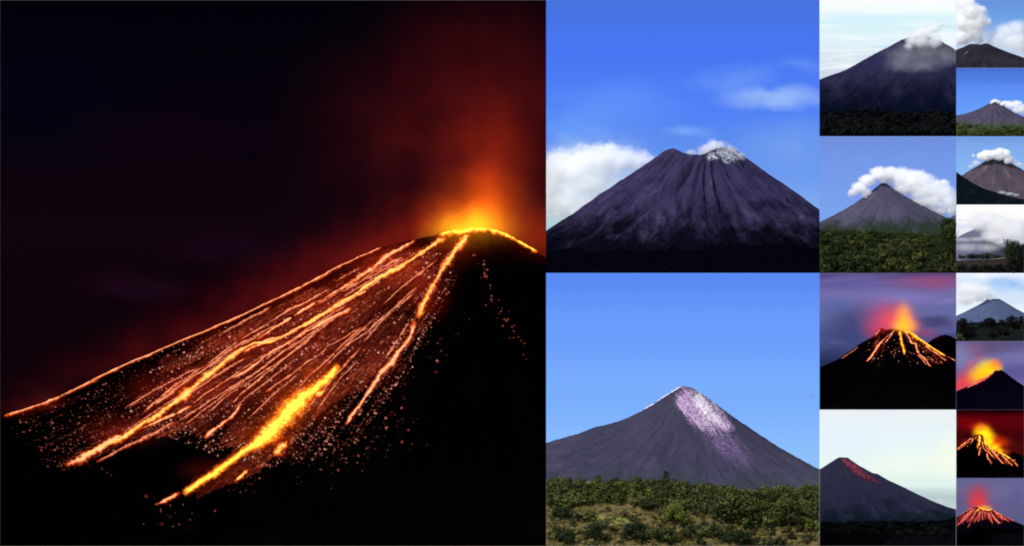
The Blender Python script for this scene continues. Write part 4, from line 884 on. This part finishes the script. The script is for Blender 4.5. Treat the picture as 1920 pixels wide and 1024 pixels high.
# =================================================================== blue hazy cone behind dark trees
K = Panel(1792, 512, 128)
sky(K, 2.9, sky_mat(K, [(0, (232, 244, 255)), (.4, (244, 250, 254)), (.6, (212, 230, 250)), (.8, (205, 225, 250)), (1, (232, 242, 255))], [(760, 150, 380, 130, (140, 188, 246), .95, .7), (1000, 230, 160, 70, (150, 196, 248), .7, .6), (560, 110, 170, 60, (160, 198, 246), .6, .7), (700, 250, 250, 80, (180, 212, 248), .6, .6), (180, 330, 460, 260, (250, 253, 254), .9, .6), (380, 40, 130, 60, (255, 255, 255), .8, .6)]))
vK = volcano(K, [(0, 641), (150, 571), (300, 496), (400, 441), (455, 396), (475, 380), (500, 398), (560, 386), (640, 386), (700, 416), (800, 476), (900, 536), (1024, 601)], 580, 2.62, .5, .15, 800,
    rock_mat([(58, 68, 94), (68, 78, 106), (80, 90, 114)], 9, 2, 50, bump=.35), 'slate blue volcano behind black trees with steam drifting left', 120, 110, gul=(7, .012), seed=111, smooth=5, rough=.002)
cloud(K, 2.55, [(580, 370, 64, 28), (500, 330, 120, 74), (400, 290, 170, 120), (270, 270, 200, 140), (120, 250, 200, 140), (490, 405, 44, 26), (330, 360, 170, 90), (150, 400, 190, 100)], 'white steam drifting left from the slate blue summit', 7, warp=.7, edge=(-.05, 1.1), name='steam', cat='steam')
zK = lambda u, t: 1036-(1036-np.interp(u, [0, 200, 420, 600, 760, 1024], [740, 745, 730, 745, 735, 730]))*t**.7
gK, GK = ground(K, 1.5, 1.95, zK, soil_mat([(8, 9, 9), (18, 22, 22), (26, 30, 28)], 16), 'ground', 60, 36, .015, 7)
K_leaf = leaf_mat([(3, 4, 4), (10, 13, 10), (22, 26, 18)])  # backlit shade of the trees put into near-black leaf colours
canopy(K, GK, K_leaf, 'dark treeline below the slate blue volcano', 70, (0, 1024), (.55, 1), (28, 50), 4, 80, tint=(0, .8))
for k, (u, v, w, hh, lab) in enumerate([(90, 1000, 290, 350, 'largest black tree at the left below the slate blue volcano'), (495, 800, 210, 130, 'flat topped dark tree in the middle below the slate blue volcano'), (830, 840, 230, 210, 'wide dark tree at the right below the slate blue volcano'), (975, 850, 170, 225, 'dark tree cut by the right edge below the slate blue volcano'), (680, 790, 110, 100, 'small dark tree between the flat topped and the wide tree'), (530, 960, 150, 90, 'black bush on the dark meadow'), (700, 930, 180, 100, 'black thicket right of the black bush')]):
    tree(K, u, v, w, hh, 1.5+.45*on_ground(K, GK, u, v), K_leaf, BARK, lab, 'bush' if 'bush' in lab or 'thicket' in lab else 'tree', 'bush' if 'bush' in lab or 'thicket' in lab else 'tree', lobes=12, trunk=.25, seed=90+k, nleaf=110, leaf=.12, tint=.3, flat=.6, crown_spread=.95)
tree(K, 50, 1020, 130, 120, 1.48, leaf_mat([(40, 52, 24), (84, 98, 52)]), BARK, 'light green leafy plant in the lower left corner', 'plant', 'plant', lobes=8, trunk=.2, seed=99, nleaf=40, leaf=.3, tint=.5, crown_spread=.9)

shift(-4.2)
# =================================================================== purple dusk, yellow glow left of a dark cone
Lp = Panel(1792, 640, 128)
sky(Lp, 2.9, sky_mat(Lp, [(0, (120, 110, 165)), (.3, (118, 112, 170)), (.5, (96, 90, 150)), (.75, (112, 112, 166)), (1, (92, 84, 132))], [(560, 90, 480, 180, (98, 80, 120), .9, .6), (900, 420, 300, 110, (86, 82, 144), .7, .6), (60, 200, 220, 330, (134, 130, 172), .8, .5), (880, 210, 260, 70, (118, 118, 172), .7, .6), (270, 110, 200, 180, (150, 100, 130), .5, .7)]), front=1.2)
vL = volcano(Lp, [(0, 746), (120, 696), (250, 631), (350, 576), (450, 531), (540, 476), (585, 437), (660, 425), (700, 441), (800, 516), (900, 591), (1024, 671)], 635, 2.55, .5, .15, 980,
    rock_mat([(16, 8, 24), (24, 14, 34), (32, 20, 40)], 9, 2, 40, bump=.5), 'dark purple volcano against a yellow glow with no visible streams', 120, 110, gul=(7, .02), seed=121, smooth=6, rough=.002)
l_r = lava_mat((1, .25, .12), (.75, .05, .08), (.3, .01, .05), 1, .4, 2)
stream(vL, [(560, 470, 8), (500, 508, 12), (430, 555, 16), (350, 600, 16), (260, 645, 12), (160, 695, 8)], l_r, step=8, wander=5, seed=3, lift=.01); stream(vL, [(600, 434, 6), (630, 428, 8), (662, 428, 6)], lava_mat((1.6, .95, .12), (1.1, .5, .03), (.8, .1, .02)), step=6, wander=2, seed=4, lift=.01)
fire(Lp, 2.66, [(470, 430, 240, 200, (255, 225, 20), 3.4, 0, 60), (350, 520, 240, 190, (255, 200, 20), 2.6, 0, 60), (580, 350, 150, 130, (255, 110, 20), 1.6, 0, 50), (160, 600, 270, 240, (244, 70, 40), 1.5, 10, 60), (250, 380, 190, 180, (225, 80, 80), .6, 10, 60), (620, 400, 110, 80, (255, 190, 20), 1.2, 0, 40), (20, 690, 190, 160, (240, 54, 50), 1.4, 10, 50), (360, 230, 180, 120, (160, 50, 60), .4, 20, 60)],
    'broad yellow and orange glow left of the dark purple summit', noise=(1.0, .12), absorb=1.3, warp=.14)
m = NT('molten_lava').emit((.85, .3, .26, 1), .8)                  # thin arcs of flying lava
for r_, cx, lab in ((1, 420, 'outer thin pink arc of flying lava above the yellow glow'), (.82, 410, 'inner thin pink arc of flying lava above the yellow glow')):
    _V = []; _Fc = []
    pts = [(float(Lp.X(cx-260*r_*math.cos(w)*.9-40)), 2.45, float(Lp.Z(420-185*r_*math.sin(w)))) for w in np.linspace(.3, 1.9, 14)]
    for a, b in zip(pts[:-1], pts[1:]): tube(_V, _Fc, a, b, .0028, .0028, 5)
    o = mkobj('lava_arc', _V, _Fc, m, origin=_V[0]); tag(o, lab, 'lava', 'lava arcs above the yellow glow')

# =================================================================== pale sky, dark slope with red streaks
M = Panel(1536, 768, 256)
sky(M, 4.95, sky_mat(M, [(0, (160, 176, 180)), (.28, (178, 198, 200)), (.4, (196, 218, 218)), (.45, (224, 242, 236)), (.6, (240, 251, 240)), (.78, (232, 245, 250)), (1, (232, 240, 246))],
    [(200, 300, 400, 300, (226, 242, 252), .8, .5), (980, 330, 160, 230, (250, 254, 232), .8, .5), (760, 60, 400, 90, (236, 242, 240), .7, .7), (950, 650, 330, 40, (168, 184, 188), .7, .5)], streak=((1.3, 10), .3, (244, 250, 248))), front=1.2)
vM = volcano(M, [(0, 446), (60, 411), (120, 371), (150, 356), (210, 358), (300, 421), (400, 475), (430, 478), (520, 531), (600, 566), (720, 626), (850, 686), (950, 726), (1024, 746)], 180, 4.3, 1.0, .25, 980,
    rock_mat([(42, 40, 62), (52, 49, 74), (64, 58, 82)], 9, 2, 40, veg_or_shade=(.42, .95, (20, 28, 42), (26, 38, 48)), bump=.4), 'dark slate volcano with dim red streaks below its summit', 220, 180, gul=(7, .02), seed=131, rough=.0025)
m_d = dust_mat([(112, 42, 62), (176, 80, 102)], 9, 60, .15, 1.05, 1.8)
patch(vM, 'lava_streak', [(146, 354), (212, 357), (262, 404), (330, 452), (400, 505), (480, 552), (440, 556), (360, 520), (290, 500), (230, 450), (180, 400)], m_d, step=2.5, warp=14, flow=(.79, .61), seed=6, lift=.006, soft=14)
patch(vM, 'lava_streak', [(250, 470), (330, 470), (420, 515), (520, 560), (640, 622), (560, 596), (430, 560), (320, 535)], dust_mat([(96, 42, 64), (140, 60, 84)], 14, 46, .35, 1.0, 2.6), step=2.5, warp=14, flow=(.85, .52), seed=16, lift=.004, soft=16)
patch(vM, 'lava_streak', [(164, 362), (196, 372), (250, 430), (300, 468), (380, 510), (350, 512), (280, 475), (220, 425)], dust_mat([(160, 56, 78), (215, 110, 128)], 9, 64, .25, 1.1, 2.2), step=2.5, warp=10, flow=(.79, .61), seed=26, lift=.010, soft=9)
patch(vM, 'ash_streak', [(130, 420), (160, 400), (230, 500), (240, 540), (190, 500), (150, 480)], soil_mat([(74, 60, 70), (96, 78, 84)], 20), step=5, warp=16, flow=(.5, .86), seed=4, lift=.01, drop=(.5, 20, 3))
zM = lambda u, t: 1036-(1036-np.interp(u, [0, 200, 400, 600, 800, 960, 1024], [840, 846, 832, 840, 838, 826, 800]))*t**.7
gM, GM = ground(M, 2.5, 3.25, zM, DARK, 'ground', 80, 40, .012, 7)
canopy(M, GM, leaf_mat([(0, 1, 1), (2, 3, 3), (6, 8, 7)]), 'black forest along the foot of the dark slate volcano', 120, (0, 1024), (.3, 1), (22, 44), 7, 80, tint=(0, .5))  # black of the shaded foot painted into the leaves

# =================================================================== red night, fountain and branching streams
N = Panel(1792, 768, 128)
sky(N, 2.9, sky_mat(N, [(0, (40, 4, 8)), (.4, (72, 10, 12)), (.6, (70, 4, 8)), (.85, (90, 2, 10)), (1, (34, 2, 4))], [(120, 200, 420, 120, (120, 4, 14), .8, .7), (150, 420, 260, 90, (34, 3, 12), .8, .6), (700, 20, 300, 60, (8, 2, 2), .9, .6), (960, 400, 200, 110, (50, 4, 12), .7, .6), (650, 480, 260, 140, (120, 28, 8), .7, .6)]), front=1.2)
N_rock = rock_mat([(6, 5, 8), (12, 8, 10)], 9, 2, 40, bump=.7)
zN = lambda u, t: 1036-(1036-np.interp(u, [0, 600, 700, 830, 900, 1024], [720, 660, 634, 626, 650, 692]))*np.sin(t*math.pi/2)
ground(N, 2.66, 2.85, zN, N_rock, 'hills', 60, 24, .006, 4, label='black hill behind the right slope of the red night eruption')
vN = volcano(N, [(0, 592), (100, 512), (200, 442), (280, 387), (345, 363), (400, 381), (430, 470), (520, 560), (600, 620), (680, 645), (800, 720), (950, 792), (1024, 832)], 350, 2.55, .5, .1, 960, N_rock,
    'steep black volcano with branching lava streams under a deep red sky', 130, 130, gul=(8, .03), seed=141, smooth=6, rough=.002)
n_s = NT('scree_glow'); _n = n_s.noise(n_s.scale(n_s.uv(), (12, 60, 1)), 1, 4, .7)
n_s = n_s.emit(n_s.ramp(_n, [(.38, (.01, .001, .001)), (.5, (.12, .010, .006)), (.62, (.5, .07, .025)), (.72, (1, .3, .1))]), 1)
patch(vN, 'scree_glow', [(300, 400), (345, 370), (410, 400), (440, 480), (530, 570), (680, 650), (820, 740), (930, 850), (840, 830), (700, 800), (600, 730), (500, 700), (400, 600), (350, 680), (320, 560)], n_s, step=5, warp=26, flow=(.5, .87), seed=41, lift=.003, drop=(.4, 30, 3))
patch(vN, 'scree_glow', [(0, 600), (100, 520), (240, 415), (290, 410), (220, 500), (120, 545), (10, 620)], n_s, step=5, warp=14, flow=(-.8, .6), seed=43, lift=.003, drop=(.4, 30, 3))
n_y = lava_mat((1.6, .95, .08), (1.2, .55, .03), (.7, .12, .01), 1, .25, 2); n_p = lava_mat((1.35, .54, .16), (.8, .10, .03), (.4, .02, .015))
for k, (p, m) in enumerate([([(410, 400, 18), (440, 470, 34), (520, 545, 40), (600, 600, 36), (680, 640, 28), (760, 690, 22), (815, 735, 10)], n_y), ([(345, 375, 14), (352, 430, 22), (345, 490, 18), (330, 555, 12)], n_y), ([(240, 420, 10), (170, 465, 14), (90, 530, 10), (10, 595, 9)], n_p), ([(200, 470, 6), (120, 530, 6), (20, 610, 7)], n_p),
    ([(265, 425, 9), (240, 470, 8), (215, 515, 5)], n_p), ([(400, 470, 8), (395, 530, 10), (420, 590, 9), (470, 640, 9), (460, 690, 12), (500, 760, 11), (540, 820, 6)], n_p), ([(445, 520, 8), (465, 600, 11), (530, 680, 11), (590, 740, 7)], n_p), ([(530, 600, 10), (590, 680, 15), (650, 750, 13), (710, 815, 8)], n_p),
    ([(660, 660, 9), (740, 740, 11), (800, 800, 10), (850, 840, 7)], n_p), ([(800, 730, 10), (860, 780, 10), (925, 855, 9)], n_p), ([(370, 560, 8), (350, 630, 11), (345, 700, 9)], n_p), ([(310, 520, 5), (325, 600, 6)], n_p), ([(850, 735, 8), (890, 770, 8)], n_p), ([(180, 535, 5), (165, 560, 4)], n_p), ([(470, 560, 6), (540, 630, 8), (640, 700, 8)], n_p), ([(300, 400, 6), (280, 450, 6)], n_p)]):
    stream(vN, [(a, b, c*(.9 if m is n_y else .68)) for a, b, c in p], m, step=8, wander=8, seed=k*3+300, lift=.014+.0005*k, wj=.8, grain=3, halo=3)
fire(N, 2.6, [(390, 340, 170, 140, (255, 200, 16), 2.4, 0, 50), (470, 410, 150, 150, (255, 200, 16), 2.0, 0, 50), (380, 280, 190, 140, (235, 70, 10), .9, 0, 60), (560, 470, 170, 150, (230, 70, 10), .9, 10, 50), (680, 500, 170, 130, (190, 50, 8), .8, 10, 60), (600, 560, 130, 100, (255, 150, 12), .9, 0, 40), (720, 640, 130, 80, (235, 90, 12), .6, 0, 40), (500, 490, 90, 90, (255, 200, 16), 1.8, 0, 40), (580, 560, 90, 80, (255, 200, 16), 1.8, 0, 40), (650, 620, 80, 60, (255, 190, 16), 1.5, 0, 40), (250, 260, 160, 90, (150, 16, 14), .6, 10, 60), (120, 480, 120, 90, (120, 24, 8), .5, 10, 40)],
    'yellow lava fountain spilling right above the deep red night volcano', noise=(1.6, .35), absorb=.4)

# =================================================================== grey violet dusk, red striped cone
O_ = Panel(1792, 896, 128)
sky(O_, 2.9, sky_mat(O_, [(0, (90, 96, 124)), (.35, (88, 92, 132)), (.6, (100, 94, 138)), (.8, (108, 104, 150)), (1, (98, 100, 144))], [(80, 300, 260, 200, (96, 82, 112), .6, .6), (340, 240, 380, 240, (124, 92, 134), .6, .6), (930, 280, 240, 300, (88, 90, 140), .6, .5)]), front=1.2)
vO = volcano(O_, [(0, 592), (100, 532), (230, 442), (330, 434), (380, 452), (430, 470), (500, 472), (540, 461), (600, 506), (700, 561), (800, 611), (880, 651), (1024, 711)], 420, 2.55, .5, .15, 980,
    rock_mat([(16, 14, 20), (28, 22, 30), (38, 30, 38)], 10, 2, 40, bump=.6), 'dark volcano striped by many thin red streams below a broad yellow crater', 130, 120, gul=(9, .03), seed=151, smooth=5, rough=.002)
o_r = lava_mat((1.15, .26, .16), (.65, .035, .035), (.3, .014, .02)); o_y = lava_mat((1.5, .85, .08), (1.1, .42, .04), (.8, .1, .03), 1, .3, 2)
stream(vO, [(325, 440, 9), (370, 452, 12), (430, 468, 13), (490, 472, 14), (545, 464, 9)], o_y, step=7, wander=3, seed=8, lift=.016)
_r = np.random.default_rng(77)
o_s = NT('scree_glow'); _n = o_s.noise(o_s.scale(o_s.uv(), (10, 60, 1)), 1, 4, .7)
o_s = o_s.emit(o_s.ramp(_n, [(.35, (.01, .003, .006)), (.5, (.11, .012, .018)), (.65, (.42, .04, .04))]), 1)
patch(vO, 'scree_glow', [(0, 600), (230, 445), (330, 440), (380, 460), (540, 465), (700, 570), (860, 650), (720, 650), (600, 640), (520, 640), (400, 620), (330, 640), (220, 660), (60, 690), (0, 720)], o_s, step=5, warp=26, flow=(.1, .99), seed=31, lift=.006)
for k, (a, b, w) in enumerate([((235, 445), (0, 585), 10), ((250, 455), (60, 640), 9), ((270, 455), (5, 720), 9), ((300, 455), (40, 700), 6), ((345, 465), (270, 545), 11), ((300, 480), (210, 640), 8), ((290, 520), (190, 655), 6), ((365, 490), (335, 655), 11), ((350, 520), (260, 680), 7), ((435, 490), (432, 590), 9), ((410, 480), (395, 625), 6), ((490, 530), (545, 690), 11), ((500, 490), (590, 600), 8), ((550, 480), (700, 630), 11), ((560, 470), (780, 650), 10), ((590, 505), (870, 650), 10), ((570, 600), (680, 690), 10), ((520, 540), (640, 690), 8), ((455, 500), (520, 660), 6), ((380, 490), (400, 640), 5), ((260, 560), (170, 750), 4), ((220, 490), (120, 600), 6), ((640, 560), (800, 660), 6), ((480, 490), (500, 620), 5)]):
    mid = ((a[0]+b[0])/2+_r.normal()*5, (a[1]+b[1])/2+_r.normal()*4); stream(vO, [(*a, w*.75), (*mid, w*.8), (*b, w*.45)], o_y if k in (4,) else o_r, step=8, wander=7, seed=k*3+500, lift=.012+.0004*k, wj=.8, grain=3, halo=2.6)
fire(O_, 2.58, [(325, 300, 220, 240, (230, 64, 72), 1.1, 0, 50), (350, 380, 150, 100, (240, 80, 40), .8, 0, 50), (420, 440, 140, 50, (255, 200, 16), 1.5, 0, 40), (330, 240, 260, 260, (150, 44, 70), .7, 10, 60), (340, 380, 230, 130, (225, 60, 60), .7, 0, 50), (240, 400, 120, 110, (190, 40, 60), .5, 10, 50), (520, 420, 90, 70, (190, 60, 100), .5, 0, 40)],
    'pink red glow rising from the broad yellow crater', noise=(1.4, .12), absorb=1.4, warp=.15)
zO = lambda u, t: 1036-(1036-np.interp(u, [0, 120, 300, 420, 700, 800, 1024], [815, 825, 760, 750, 745, 760, 745]))*np.sin(t*math.pi/2)
ground(O_, 1.9, 2.06, zO, DARK, 'hills', 60, 24, .008, 3, label='black foothills below the red striped volcano')

# thin glowing arcs thrown out of the two dusk craters
def arcs(P, y, cu, cv, specs, col, gain, label, r=1.6):
    m = NT('molten_lava').emit((*col, 1), gain)
    for du, hv, end in specs:
        V = []; F = []
        pts = []
        for t in np.linspace(.1, end, 12): pts.append((float(P.X(cu+du*t)), y+.02*math.sin(du), float(P.Z(cv-4*hv*t*(1-t*.75)))))
        for a, b in zip(pts[:-1], pts[1:]): tube(V, F, a, b, r*P.k, r*P.k, 5)
        o = mkobj('lava_arc', V, F, m, origin=V[0]); tag(o, label, 'lava', label.replace('one of the ', ''))
arcs(N, 2.5, 370, 375, [(du, hv, .5) for du, hv in ((-160, 90), (-110, 120), (-70, 135), (-30, 150), (10, 140), (60, 140), (120, 125), (200, 110))], (1, .25, .04), .8, 'one of the short orange sparks thrown above the red night summit')
arcs(O_, 2.5, 390, 440, [(du, hv, .62) for du, hv in ((-420, 190), (-330, 230), (-240, 260), (-160, 280), (-60, 260), (60, 230), (150, 220), (260, 150), (330, 130))], (.7, .22, .3), .45, 'one of the faint pink arcs thrown above the broad yellow crater', 1.0)

for o in list(S.objects):                                          # repeats share a group
    if o.parent is None and o.get('category') == 'volcano': o['group'] = 'volcanoes'
    elif o.parent is None and o.get('category') in ('tree', 'bush'):
        c = int(o.location.x*100); o['group'] = ('trees' if o['category'] == 'tree' else 'bushes')+(' on the scrubland' if c < 1536 else ' below the grey volcano' if c < 1792 else ' below the misty volcano' if o.location.z > 5.12 else ' below the slate blue volcano')
